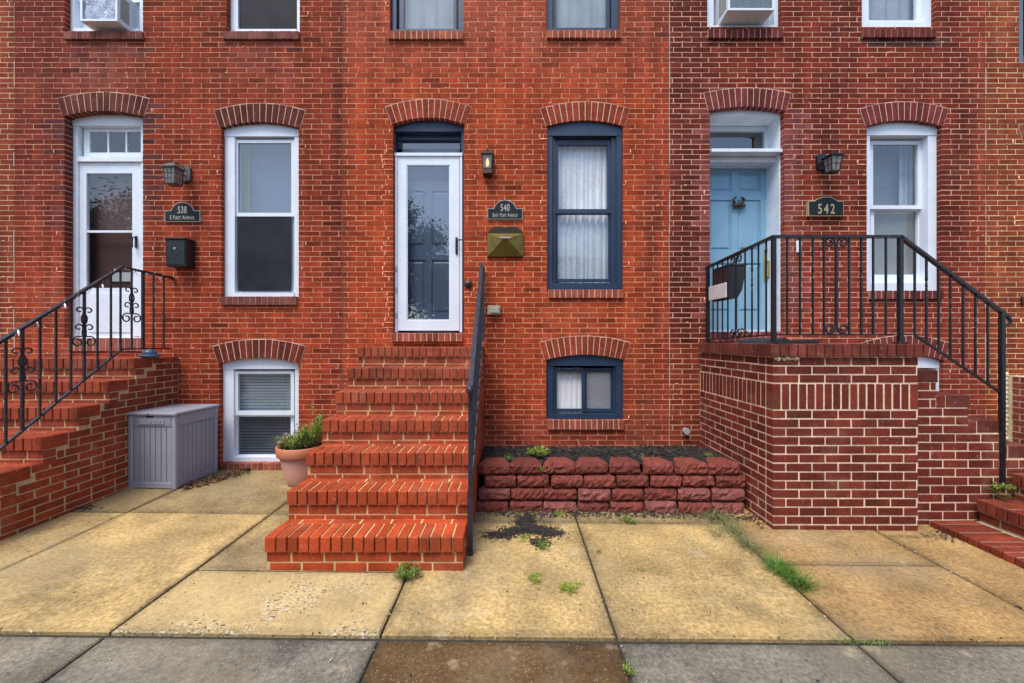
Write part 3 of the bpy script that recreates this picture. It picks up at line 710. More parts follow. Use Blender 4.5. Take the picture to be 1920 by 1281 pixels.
def panel_door(h, x0, x1, y0, y1, Yf, m, name):
    a, b_ = X(x0, Yf), X(x1, Yf); zt, zb = Z(y0, Yf), Z(y1, Yf); W = b_-a; Hh = zt-zb
    s_ = MB(); s_.box(a, b_, Yf+.014, Yf+.045, zb, zt)
    xs = [0, .13, .455, .545, .87, 1]; zs = [0, .11, .40, .475, .775, .825, .935, 1]
    def bx(u0, u1, t0, t1, y=0): s_.box(a+W*u0, a+W*u1, Yf+y, Yf+.0145, zb+Hh*t0, zb+Hh*t1)
    bx(0, .13, 0, 1); bx(.87, 1, 0, 1); bx(.455, .545, .0, 1, .0003)
    for t0, t1 in ((0, .11), (.40, .475), (.775, .825), (.935, 1)): bx(.13, .455, t0, t1, .0005); bx(.545, .87, t0, t1, .0005)
    o = s_.build(name, m, h)
    for t0, t1 in ((.11, .40), (.475, .775), (.825, .935)):
        for u0, u1 in ((.13, .455), (.545, .87)):
            q = MB(); e = .02; x_0, x_1, z_0, z_1 = a+W*u0+e, a+W*u1-e, zb+Hh*t0+e, zb+Hh*t1-e
            c_ = .018
            q.add([(x_0, Yf+.0135, z_0), (x_1, Yf+.0135, z_0), (x_1, Yf+.0135, z_1), (x_0, Yf+.0135, z_1), (x_0+c_, Yf+.003, z_0+c_), (x_1-c_, Yf+.003, z_0+c_), (x_1-c_, Yf+.003, z_1-c_), (x_0+c_, Yf+.003, z_1-c_)],
                  [(0, 1, 5, 4), (1, 2, 6, 5), (2, 3, 7, 6), (3, 0, 4, 7), (4, 5, 6, 7)])
            q.build('door_panel', m, o)
    return o
panel_door(hB, 739, 868, 280, 626, .15, M['slate_door'], 'inner_door')

# --- house 542
YD = .30
cd = O['C_door']
fr = MB(); W_ = M['old_white']
xl, xr = cd.xl+.001, cd.xr-.03
K = 16
top = [(cd.cx+(cd.R+.002)*math.sin(-cd.a+2*cd.a*i/K)*.998, cd.cz+(cd.R+.002)*math.cos(-cd.a+2*cd.a*i/K)) for i in range(K+1)]
fr.prism([(cd.xr-.002, Z(218, .07)), (xl, Z(218, .07))]+top, .065, .34)
xi = X(1442.5, YD)
fr.box(xi, cd.xr-.015, .07, .34, cd.zb+.002, Z(218, .07)-.001); fr.box(xl, xl+.03, .07, .34, cd.zb+.002, Z(218, .07)-.001)
fr.box(xl+.03, xi, YD-.03, .34, Z(237, YD), Z(218, .07)-.002)
fo = fr.build('door_frame', W_, hC)
b = MB(); b.cbox(X(1333, .04), X(1468, .02), .02, YD+.02, Z(285, .02), Z(278.5, .02), .004); b.build('transom_shelf', W_, hC)
b = MB(); b.box(xl+.03, xi, .13, .34, Z(304, .13), Z(286, .02)-.001); b.box(xl+.03, xi, .2, .34, Z(305, YD)-.0, Z(304, .13)-.001); b.build('transom_bar', W_, hC)
sash(hC, W_, M['glass_blue'], (1300, 1434, 245, 279), (6, 8, 7, 8), YD-.02, .05, name='transom', pane='transom_pane')
door = panel_door(hC, 1312, 1443, 304, 620, YD, M['blue_door'], 'blue_door')
b = MB(); b.box(xl+.03, xi, YD-.02, YD+.05, cd.zb+.002, Z(620, YD)); b.build('door_threshold', M['white'], hC)
b = MB(); hx = X(1440, YD)-.03; b.cbox(hx-.022, hx+.022, YD-.01, YD, Z(528, YD), Z(478, YD), .004); b.tube([(hx, YD-.01, Z(490, YD)), (hx, YD-.06, Z(492, YD)), (hx, YD-.06, Z(520, YD)), (hx, YD-.01, Z(523, YD))], .009, 8); b.ball((hx, YD-.015, Z(470, YD)), .025, .015, .025); b.build('brass_handle', M['brass'], door)
# crab knocker
kx, kz, ky = X(1384, YD-.02), Z(385, YD-.02), YD-.028
b = MB(); b.ball((kx, ky, kz), .055, .022, .032, 14, 8)
for s_ in (-1, 1):
    b.tube([(kx+s_*.03, ky, kz+.015), (kx+s_*.058, ky-.004, kz+.035), (kx+s_*.062, ky-.006, kz+.06), (kx+s_*.042, ky-.006, kz+.085), (kx+s_*.016, ky-.006, kz+.09)], [.011, .013, .017, .013, .003], 8)
    for q in range(4):
        b.tube([(kx+s_*.04, ky, kz-.004-.007*q), (kx+s_*(.075-.006*q), ky-.006, kz+.008-.012*q), (kx+s_*(.088-.009*q), ky, kz-.012-.014*q)], [.006, .005, .002], 6)
b.build('crab_knocker', M['bronze'], door, smooth=True)
w = casing(hC, O['C1'], M['white'], .05, (1631, 1740, 254, 531), depth=.14)
b = MB(); Yf = .06; 
sash(w, M['white'], M['glass_blue'], (1637, 1721, 271, 385), (6, 10, 7, 7), .12)
sash(w, M['white'], M['glass'], (1639, 1721, 396, 515), (7, 12, 4, 20), .155)
window_sheet(w, (1620, 1729, 390, 525), .21, mat('dim_backing_grey', (.2, .2, .195), .8, var=.3, scale=2))  # grey sheet added behind the lower sash to set how bright it reads
curtain((1690, 1716, 262, 400), .3, M['curtain'], 'curtain', 'white curtain edge in the tall white window of 542', waves=3)
curtain((1600, 1722, 255, 400), .4, M['grey_curtain'], 'curtain', 'grey curtain added to lighten the upper panes of the tall white window of 542', waves=3, amp=.003)  # added sheet whose grey stands in for sky mirrored in the panes
w = casing(hC, O['C2'], M['white'], .04, (1638, 1756, 690, 780)); sash(w, M['white'], M['glass'], (1648, 1746, 700, 770), (6, 6, 6, 6), .09)
w = casing(hC, O['C3'], M['white'], .045, (1338, 1451, -205, 49)); sash(w, M['white'], M['glass_blue'], (1340, 1446, -190, -20), (6, 6, 6, 9), .09)
lm = MB(); lm.box(X(1337, .13), X(1452, .13), .13, .15, Z(50, .13), Z(-24, .13)); lm.build('infill_panel', mat('grey_infill', (.28, .32, .35), .5), w)
w = casing(hC, O['C4'], M['white'], .045, (1626, 1734, -205, 45)); sash(w, M['white'], M['glass'], (1629, 1718, -190, 38), (5, 9, 6, 5), .09)
curtain((1620, 1724, -200, 50), .17, M['grey_curtain'], 'curtain', 'grey curtain in the upper right window of 542', waves=4)
# --- house at the right edge
w = casing(hE, O['E3'], mat('steel_blue_paint', (.10, .17, .22), .5), .06, (1918, 2050, -150, 105)); sash(w, M['navy'], M['glass'], (1930, 2040, -140, 98), (8, 8, 8, 6), .09)
d = casing(hE, O['E_door'], M['white'], .08, (1935, 2050, 300, 636), name='door_frame'); panel_door(hE, 1932, 2052, 298, 636, .12, M['slate_door'], 'front_door')
# ---------------------------------------------------------------- brick stoops
CH = .0035
def front_stoop(name, label, X0, X1, Ds, zs, c_front, c_top, mortar_c, tint):
    """steps coming straight out from the wall; Ds/zs from the lowest step up"""
    base_z = gz((X0+X1)/2, Ds[0])-.03
    t = thing(name, label, 'stoop', ((X0+X1)/2, Ds[0]-DW, base_z))
    rows = []; bricks = []
    n = len(Ds)
    nr = round((X1-X0)/.0697); p = (X1-X0)/nr
    for k in range(n):
        Yn = Ds[k]-DW; Yr = Yn+.018; zk = zs[k]; zp = zs[k-1] if k else base_z
        Ynext = (Ds[k+1]-DW+.018) if k < n-1 else -.002
        c = tint(k)
        core = MB(); core.col = shade(mortar_c, rnd(.92, 1.05)); core.box(X0+.004, X1-.004, Yr+.004, -.003, zp-.004, zk-.006)
        s_ = core.build('step', M['mortar'], t)
        for i in range(nr):
            bc = shade(c, rnd(.86, 1.13))
            if rnd(0, 1) < .04: bc = shade(bc, .72)
            rows.append(bb(X0+p*i+.0045+rnd(-.001, .001)-(.006 if i == 0 else 0), X0+p*(i+1)-.0045+(.006 if i == nr-1 else 0), Yn+rnd(-.003, .003), Yn+.195, zk-.098, zk+rnd(-.0015, .0015), bc, s_, 'rowlock_brick', CH))
        # treads behind the rowlocks
        y = Yn+.203
        while y < Ynext-.03:
            y2 = min(y+.098, Ynext+.0); off = rnd(0, .2); x = X0-off
            while x < X1:
                a, b = max(x, X0), min(x+.205, X1)
                if b-a > .03: bricks.append(bb(a+.004, b-.004, y, y2-.006, zk-.05, zk-.002, shade(c, rnd(.85, 1.12)), s_, ch=CH))
                x += .21
            y = y2+.002
        # riser courses
        zt = zk-.106
        while zt > zp+.006:
            zb = max(zt-.058, zp-.03); off = rnd(0, .2); x = X0-off
            while x < X1:
                a, b = max(x, X0), min(x+.205, X1)
                if b-a > .02: bricks.append(bb(a+(.004 if a > X0 else 0), b-(.004 if b < X1 else 0), Yr, Yr+.09, zb, zt, shade(c, rnd(.84, 1.1)), s_, ch=CH))
                x += .21
            zt = zb-.009
        # side courses
        m = max(1, round((zk-zp)/.066)); hgt = (zk-zp)/m
        for q in range(m):
            z0 = zp+hgt*q; z1 = z0+hgt
            for side in (0, 1):
                ya = Yr+.097 if z1 < zk-.1 else Yn+.2
                off = .105 if (q+k*m) % 2 else 0; y = Ds[0]-DW-off
                while y < 0:
                    a, b = max(y, ya), min(y+.205, -.004)
                    if b-a > .03:
                        xx = (X1-.09, X1) if side else (X0, X0+.09)
                        bricks.append(bb(xx[0], xx[1], a+.0045, b-.0045, z0+.0045, z1-.0045, shade(c, rnd(.78, 1.08)), s_, ch=CH, vis=bool(side) if X0 < 0 else not side))
                    y += .21
    lay(rows, t, M['stoop_brick'], 300, 'rowlock_brickwork'); lay(bricks, t, M['stoop_brick'], 300)
    return t
cOr = (.36, .058, .017)
front_stoop('brick_stoop', 'orange red brick steps with black handrail below the 540 front door', -1.585, -.322,
            [2.57, 2.824, 3.078, 3.332, 3.586, 3.84, 4.094], [.234, .432, .632, .830, 1.028, 1.224, 1.42], cOr, cOr, (.58, .40, .20),
            lambda k: mixc((.37, .057, .016), (.28, .058, .027), min(1, k/5)))
front_stoop('brick_stoop', 'red brick steps with scrolled iron railing below the 538 front door', -5.15, -3.69,
            [2.38, 2.635, 2.89, 3.15, 3.41, 3.67, 3.93], [.14, .335, .53, .725, .92, 1.115, 1.31], cOr, cOr, (.48, .34, .19),
            lambda k: mixc((.31, .050, .017), (.23, .044, .02), min(1, k/6)))

def front_face(bricks, x0, x1, Y, z0, z1, parent, c, course=.0705, L=.207, depth=.09, vis=True, start=0):
    n = max(1, round((z1-z0)/course)); h = (z1-z0)/n
    for q in range(n):
        x = x0-(L/2 if (q+start) % 2 else 0)
        while x < x1:
            a, b = max(x, x0), min(x+L, x1)
            if b-a > .02: bricks.append(bb(a+(.005 if a > x0 else 0), b-(.005 if b < x1 else 0), Y, Y+depth, z0+h*q+.0055, z0+h*(q+1)-.0055, shade(c, rnd(.75, 1.2)), parent, ch=CH, vis=vis))
            x += L
def side_face(bricks, Xs, dirx, y0, y1, z0, z1, parent, c, course=.0705, L=.207, depth=.09, vis=True, start=0):
    n = max(1, round((z1-z0)/course)); h = (z1-z0)/n
    for q in range(n):
        y = y0-(L/2 if (q+start) % 2 else 0)
        while y < y1:
            a, b = max(y, y0), min(y+L, y1)
            xx = (Xs, Xs+depth) if dirx < 0 else (Xs-depth, Xs)
            if b-a > .02: bricks.append(bb(xx[0], xx[1], a+.005, b-.005, z0+h*q+.0055, z0+h*(q+1)-.0055, shade(c, rnd(.75, 1.2)), parent, ch=CH, vis=vis))
            y += L
# porch of 542
cM = (.15, .026, .016); mM = (.74, .56, .39)
PX0, PX1, PY = 2.05, 3.198, 3.19-DW
t = thing('brick_stoop', 'maroon brick raised porch with black railing and side steps below the blue door', 'stoop', (2.9, PY, 0))
core = MB(); core.col = mM; core.box(PX0+.004, PX1-.004, PY+.004, -.003, -.08, 1.452); pc = core.build('porch', M['mortar'], t)
br = []; rw = []
front_face(br, PX0, PX1, PY, -.04, .938, pc, cM); front_face(br, PX0, PX1, PY, 1.15, 1.357, pc, cM)
side_face(br, PX0, -1, PY+.095, -.004, -.04, .938, pc, cM, start=1); side_face(br, PX0, -1, PY+.095, -.004, 1.15, 1.357, pc, cM, start=1)
side_face(br, PX1, 1, PY+.095, -.004, 1.15, 1.357, pc, cM, vis=False)
n = 17; w_ = (PX1-PX0)/n
for i in range(n): rw.append(bb(PX0+w_*i+(.006 if i else 0), PX0+w_*(i+1)-(.006 if i < n-1 else 0), PY, PY+.09, .945, 1.143, shade(cM, rnd(.75, 1.25)), pc, 'soldier_brick', CH))
y = PY+.095
while y < -.03: rw.append(bb(PX0, PX0+.09, y+.005, min(y+.0635, -.005), .945, 1.143, shade(cM, rnd(.75, 1.2)), pc, 'soldier_brick', CH)); y += .0675
x = PX0-.03; i = 0
while x < PX1+.02:
    first = x < PX0
    x2 = x+(.0 if not first else .0)+.07
    rw.append(bb(x+.006 if not first else x, min(x2-.006, PX1+.028), PY-.03, PY+.165, 1.36, 1.461, shade((.16, .034, .022), rnd(.6, 1.2)), pc, 'rowlock_brick', CH)); x = x2
y = PY+.17
while y < -.04: rw.append(bb(PX0-.03, PX0+.165, y+.006, min(y+.065, -.006), 1.36, 1.461, shade((.14, .034, .023), rnd(.7, 1.2)), pc, 'rowlock_brick', CH)); y += .0705
fl = MB(); fl.col = (.2, .06, .045)
x = PX0+.17
while x < PX1-.05:
    y = PY+.172
    while y < -.1: fl.cbox(x, min(x+.2, PX1), y, y+.09, 1.40, 1.459, .003); y += .1
    x += .21
tag(fl.build('paver_brickwork', M['stoop_brick'], t), kind='stuff')
# smeared mortar under the cap corner
sm = MB(); sm.col = (.6, .5, .33)
for i in range(9): sm.ball((PX0+.02+.022*i, PY-.003, 1.35+rnd(-.012, .004)), .017, .008, rnd(.01, .02), 6, 4)
sm.build('mortar_smear', M['mortar'], pc, smooth=True)
# steps of 542 going down to the right
SY = 3.30-DW
nose = [(3.472, 1.245), (3.735, 1.04), (3.99, .832), (4.245, .626), (4.50, .42), (4.755, .21)]
zprev = [1.04, .832, .626, .42, .21, -.05]
for k, (xn, zk) in enumerate(nose):
    zp = zprev[k]; xprev = nose[k-1][0] if k else PX1
    core = MB(); core.col = mM; core.box(PX1+.002, xn-.022, SY+.004, -.004, zp-.004, zk-.006); s_ = core.build('step', M['mortar'], t)
    a = (nose[k-1][0]-.02) if k else PX1+.003
    if xn-.206-a > .02: br.append(bb(a+.004, xn-.206, SY-.001, SY+.09, zk-.1, zk-.004, shade(cM, rnd(.75, 1.1)), s_, ch=CH))
    y = SY-.004
    while y < -.04:
        rw.append(bb(xn-.2, xn, y+.005, min(y+.065, -.006), zk-.1, zk, shade((.12, .03, .021), rnd(.75, 1.15)), s_, 'rowlock_brick', CH)); y += .07
z = -.05; q = 0
while z < 1.14:
    xm = max([xn-.018 for xn, zk in nose if zk-.104 >= z+.0705-.03] or [PX1])
    if xm > PX1+.05: front_face(br, PX1+.003, xm, SY, z, z+.0705, pc, cM, start=q)
    z += .0705; q += 1
lay(rw, t, M['stoop_brick'], 300, 'rowlock_brickwork'); lay(br, t, M['stoop_brick'], 300)
# steps of the house at the right edge, rising to the right
t = thing('brick_stoop', 'dark red brick steps rising out of the right edge of the picture', 'stoop', (5, -1.6, 0))
br = []; rw = []
ED0, ED1 = 2.3-DW, 3.27-DW
st = [(3.37, .03), (3.75, .205), (4.03, .415), (4.32, .62), (4.6, .82), (4.88, 1.02)]
for k, (xn, zk) in enumerate(st):
    zp = st[k-1][1] if k else -.09
    core = MB(); core.col = (.4, .32, .22); core.box(xn+.022, 6.6, ED0+.004, ED1-.004, zp-.004, zk-.006); s_ = core.build('step', M['mortar'], t)
    y = ED0
    while y < ED1-.03:
        rw.append(bb(xn, xn+(.197 if k else .36), y+.005, min(y+.065, ED1), zk-.098, zk+rnd(-.002, .002), shade((.19, .034, .017), rnd(.7, 1.2)), s_, 'rowlock_brick', CH)); y += .07
    if k:
        x = xn+.205; 
        while x < (st[k+1][0] if k < 5 else 6.5):
            y = ED0
            while y < ED1-.1: br.append(bb(x, x+.09, y+.004, y+.2, zk-.05, zk-.001, shade((.18, .034, .018), rnd(.75, 1.15)), s_, ch=CH)); y += .208
            x += .1
        side_face(br, xn+.018, -1, ED0, ED1, zp, zk-.106, s_, (.2, .036, .016), course=.066)
    front_face(br, xn+.2, 6.4, ED1-.09, zp, zk-.004, s_, (.25, .05, .03), vis=False)
core = MB(); core.col = (.58, .5, .34); core.box(5.424, 6.7, ED1+.01, -.003, -.05, 1.1); s_ = core.build('porch', M['mortar'], t)
side_face(br, 5.42, -1, ED1+.02, -.06, -.03, 1.1, s_, (.22, .05, .035), course=.066)
sm = MB(); sm.col = (.62, .53, .35)
for i in range(16): sm.ball((5.40+rnd(-.01, .01), -.02, .36+i*.05), rnd(.02, .035), .02, .035, 6, 4)
sm.build('mortar_smear', M['mortar'], s_, smooth=True)
lay(rw, t, M['stoop_brick'], 300, 'rowlock_brickwork'); lay(br, t, M['stoop_brick'], 300)

# ---------------------------------------------------------------- iron railings
def spiral(c, u, r0, r1, a0, turns, n=18):
    c = Vector(c); u = Vector(u); return [c+u*(r0+(r1-r0)*i/n)*math.cos(a0+turns*2*PI*i/n)+Vector((0, 0, 1))*(r0+(r1-r0)*i/n)*math.sin(a0+turns*2*PI*i/n) for i in range(n+1)]
def baluster(parent, p0, p1, m, w=.0125, twist=None, name='baluster'):
    p0 = Vector(p0); p1 = Vector(p1); b = MB()
    if not twist:
        b.bar(p0, p1, w)
    else:
        n = 26; vs_ = []; fs = []; a = 0
        for i in range(n+1):
            tt = i/n; p = p0.lerp(p1, tt); k = smooth(twist[0], twist[0]+.03, tt)*smooth(twist[1], twist[1]-.03, tt)
            if twist[0] < tt < twist[1]: a += PI/4*1.35
            r = w*.72*(1+.22*k*(1 if i % 2 else 0))
            for q in range(4): vs_.append((p.x+r*math.cos(a+PI/4+q*PI/2), p.y+r*math.sin(a+PI/4+q*PI/2), p.z))
        for i in range(n):
            for q in range(4): fs.append((i*4+q, i*4+(q+1) % 4, i*4+4+(q+1) % 4, i*4+4+q))
        fs += [(3, 2, 1, 0), (n*4, n*4+1, n*4+2, n*4+3)]; b.add(vs_, fs)
    return b.build(name, m, parent)
# 542 railing
RX, RY = 2.125, 3.30-DW
m = M['black']
t = thing('porch_railing', 'black iron railing with twisted bars around the porch of 542', 'railing', (2.6, RY, 1.46))
zt, zb = 2.335, 1.535; px2 = 3.16
P0 = (RX, -.03, zt-.02)
b = MB(); b.bar((RX, -.01, zt-.05), (RX, RY, zt), .036, .022); b.build('top_rail', m, t)
b = MB(); b.bar((RX-.018, RY, zt), (px2+.01, RY, zt), .036, .022); b.build('top_rail', m, t)
b = MB(); b.bar((px2, RY, zt), (4.05, RY, 1.672), .036, .022); b.tube([(4.04, RY, 1.675), (4.066, RY, 1.645), (4.055, RY, 1.62), (4.0, RY, 1.60)], .012, 6); b.build('top_rail', m, t)
b = MB(); b.bar((RX, -.02, zb-.04), (RX, RY, zb), .02, .012); b.build('bottom_rail', m, t)
b = MB(); b.bar((RX, RY, zb), (3.28, RY, zb), .02, .012); b.build('bottom_rail', m, t)
b = MB(); b.bar((3.275, RY, zb), (3.965, RY, 1.072), .02, .014); b.build('bottom_rail', m, t)
for x, y, z0, z1 in ((RX, -.035, 1.461, zt-.05), (RX, RY, 1.461, zt), (px2, RY, 1.461, zt), (3.985, RY-.005, .32, 1.71)):
    b = MB(); b.bar((x, y, z0), (x, y, z1), .03); b.cbox(x-.034, x+.034, y-.034, y+.034, z0, z0+.014, .004)
    b.build('post', m, t)
for px in (1476, 1500, 1524, 1545, 1592, 1615, 1637, 1661):
    x = XD(px, 3.30); baluster(t, (x, RY, zb), (x, RY, zt), m, twist=(.55, .78) if px in (1524, 1615) else None)
for px in (1715, 1737, 1760, 1782, 1806, 1829, 1852):
    x = XD(px, 3.30); z1 = zt-(x-px2)*(zt-1.672)/(4.05-px2); z0 = zb if x < 3.275 else zb-(x-3.275)*(zb-1.072)/(3.965-3.275)
    baluster(t, (x, RY, z0), (x, RY, z1), m, twist=(.5, .75) if px in (1737, 1782, 1829) else None)
for px in (1337, 1345.5, 1354.7, 1364.7, 1397, 1410, 1422, 1436.6):
    D = RX*F/(px-CX); y = D-DW; f = (y-RY)/(-.02-RY)
    baluster(t, (RX, y, zb-.04*f), (RX, y, zt-.05*f), m, w=.011, twist=(.5, .75) if px == 1410 else None)
def heart(parent, c, u, z0, z1, m, r=.045):
    b = MB(); c = Vector(c); u = Vector(u)
    b.bar((c.x, c.y, z0+.06), (c.x, c.y, z1-.06), .016)
    for s_ in (-1, 1):
        for zz, up in ((z1, -1), (z0, 1)):
            cc = Vector((c.x, c.y, zz+up*(r+.004)))+u*s_*(r+.009)
            pts = [Vector((c.x, c.y, zz+up*.075))]+[cc+u*(-s_)*rr*math.cos(a)+Vector((0, 0, 1))*(-up)*rr*math.sin(a) for rr, a in [(r*(1-.62*i/16), -.2+1.75*2*PI*i/22) for i in range(17)]]
            b.tube(pts, .0075, 6)
    b.build('scroll', m, parent)
heart(t, (XD(1568, 3.3), RY, 0), (1, 0, 0), zb, zt, m)
Dh = RX*F/(1380-CX); heart(t, (RX, Dh-DW, 0), (0, 1, 0), zb-.02, zt-.028, m)
# 540 handrail
m = M['blue_black']
t = thing('stair_handrail', 'blue black iron handrail seen end on beside the 540 steps', 'railing', (-.31, -1.6, 0))
def xb(D): return -.296-.036*(D-2.78)/1.5
zr = lambda D: 1.165+.755*(D-2.74)
b = MB(); b.bar((xb(2.74), 2.74-DW, zr(2.74)), (xb(4.22), 4.22-DW, zr(4.22)), .034, .026); b.bar((xb(4.21), 4.21-DW, zr(4.21)), (xb(4.3), -.02, zr(4.21)-.01), .03, .022)
b.build('top_rail', m, t)
b = MB(); b.ball((xb(2.73), 2.73-DW, zr(2.73)-.005), .028, .034, .034); b.build('rail_end', m, t, smooth=True)
b = MB(); b.bar((xb(2.8), 2.8-DW, zr(2.8)-.74), (xb(4.3), 4.3-DW, zr(4.3)-.77), .02, .012); b.build('bottom_rail', m, t)
b = MB(); b.bar((xb(2.78), 2.78-DW, gz(0, 2.78)-.02), (xb(2.78), 2.78-DW, zr(2.78)), .03); b.build('post', m, t)
D = 2.9
while D < 4.35:
    baluster(t, (xb(D), D-DW, zr(D)-.75), (xb(D), D-DW, zr(min(D, 4.2))), m); D += .115
b = MB(); b.bar((xb(4.3), -.06, zr(4.3)-.85), (xb(4.3), -.06, zr(4.2)), .028); b.build('post', m, t)
# 538 railing
m = M['worn_black']; AX = -3.75
t = thing('stair_railing', 'worn black iron railing with scrolls beside the 538 steps', 'railing', (AX, -1.2, .6))
zr = lambda D: 2.19-.776*max(0, 3.86-D); zq = lambda D: 1.405-.776*max(0, 3.86-D)
b = MB(); b.bar((AX, 2.45-DW, zr(2.45)), (AX, 3.865-DW, 2.19), .036, .02); b.build('top_rail', m, t)
b = MB(); b.bar((AX, 3.86-DW, 2.19), (AX, -.035, 2.175), .034, .02); b.ball((AX, -.03, 2.172), .03, .03, .02); b.build('top_rail', m, t)
b = MB(); b.bar((AX, 2.45-DW, zq(2.45)), (AX, 3.865-DW, 1.405), .02, .014); b.build('bottom_rail', m, t)
b = MB(); b.bar((AX, 3.86-DW, 1.405), (AX, -.03, 1.40), .02, .014); b.build('bottom_rail', m, t)
b = MB(); b.bar((AX, 2.45-DW, .15), (AX, 2.45-DW, zr(2.45)), .028); b.build('post', m, t)
def lyre(parent, D, zc):
    b = MB(); y = D-DW; u = Vector((0, 1, 0))
    for s_ in (-1, 1):
        def P(du, dz): return Vector((AX, y+s_*du, zc+dz))
        b.tube([P(.004, .02), P(.02, .05), P(.024, .085), P(.008, .12), P(.006, .14)]+[P(.038+.032*math.cos(a)*(1-.5*i/12), .15+.028*math.sin(a)*(1-.5*i/12)) for i, a in [(i, PI*.95-i*PI*1.65/12) for i in range(13)]], .006, 6)
        b.tube([P(.008, -.06), P(.012, -.02)]+[P(.045+.034*math.cos(a)*(1-.5*i/12), .0+.03*math.sin(a)*(1-.5*i/12)) for i, a in [(i, PI*.95-i*PI*1.65/12) for i in range(13)]], .006, 6)
        b.tube([P(.004, -.075)]+[P(.052+.048*math.cos(a)*(1-.62*i/18), -.125+.048*math.sin(a)*(1-.62*i/18)) for i, a in [(i, PI*.62-i*PI*2.3/18) for i in range(19)]], .0065, 6)
    b.cbox(AX-.011, AX+.011, y-.016, y+.016, zc-.08, zc-.02, .004)
    b.build('scroll', m, parent)
for px in (307, 288, 268, 247, 226, 208, 183, 158, 133, 105, 75, 42, 11, -30, -75, -125):
    D = -AX*F/(CX-px)
    baluster(t, (AX, D-DW, zq(D)), (AX, D-DW, zr(D)), m, w=.021 if px == 268 else (.0125 if px not in (42, 158) else .016))
    if px in (247, 158, 42): lyre(t, D, zr(D)-(.36 if px == 247 else .33))
# string of clear fairy lights on the 538 railing
t2 = thing('string_lights', 'clear fairy lights wound along the 538 railing', 'string lights', (AX, -.8, 1.5))
pts = []; D = 2.6; i = 0
while D < 4.35:
    a = i*1.3; pts.append((AX+.024*math.cos(a), D-DW, zr(D)+.022*math.sin(a)-.006-.03*max(0, math.sin(i*.31)))); D += .022; i += 1
b = MB(); b.tube(pts, .0022, 5); b.build('wire', mat('clear_wire', (.25, .24, .22), .4), t2)
bm = mat('clear_bulb', (.85, .87, .88), .15)
for i in range(6, len(pts), 7):
    p = pts[i]; q = MB(); q.tube([(p[0]+.005, p[1], p[2]), (p[0]+.018, p[1]-.008, p[2]-.02), (p[0]+.03, p[1]-.016, p[2]-.042)], [.004, .007, .001], 6); q.build('bulb', bm, t2)

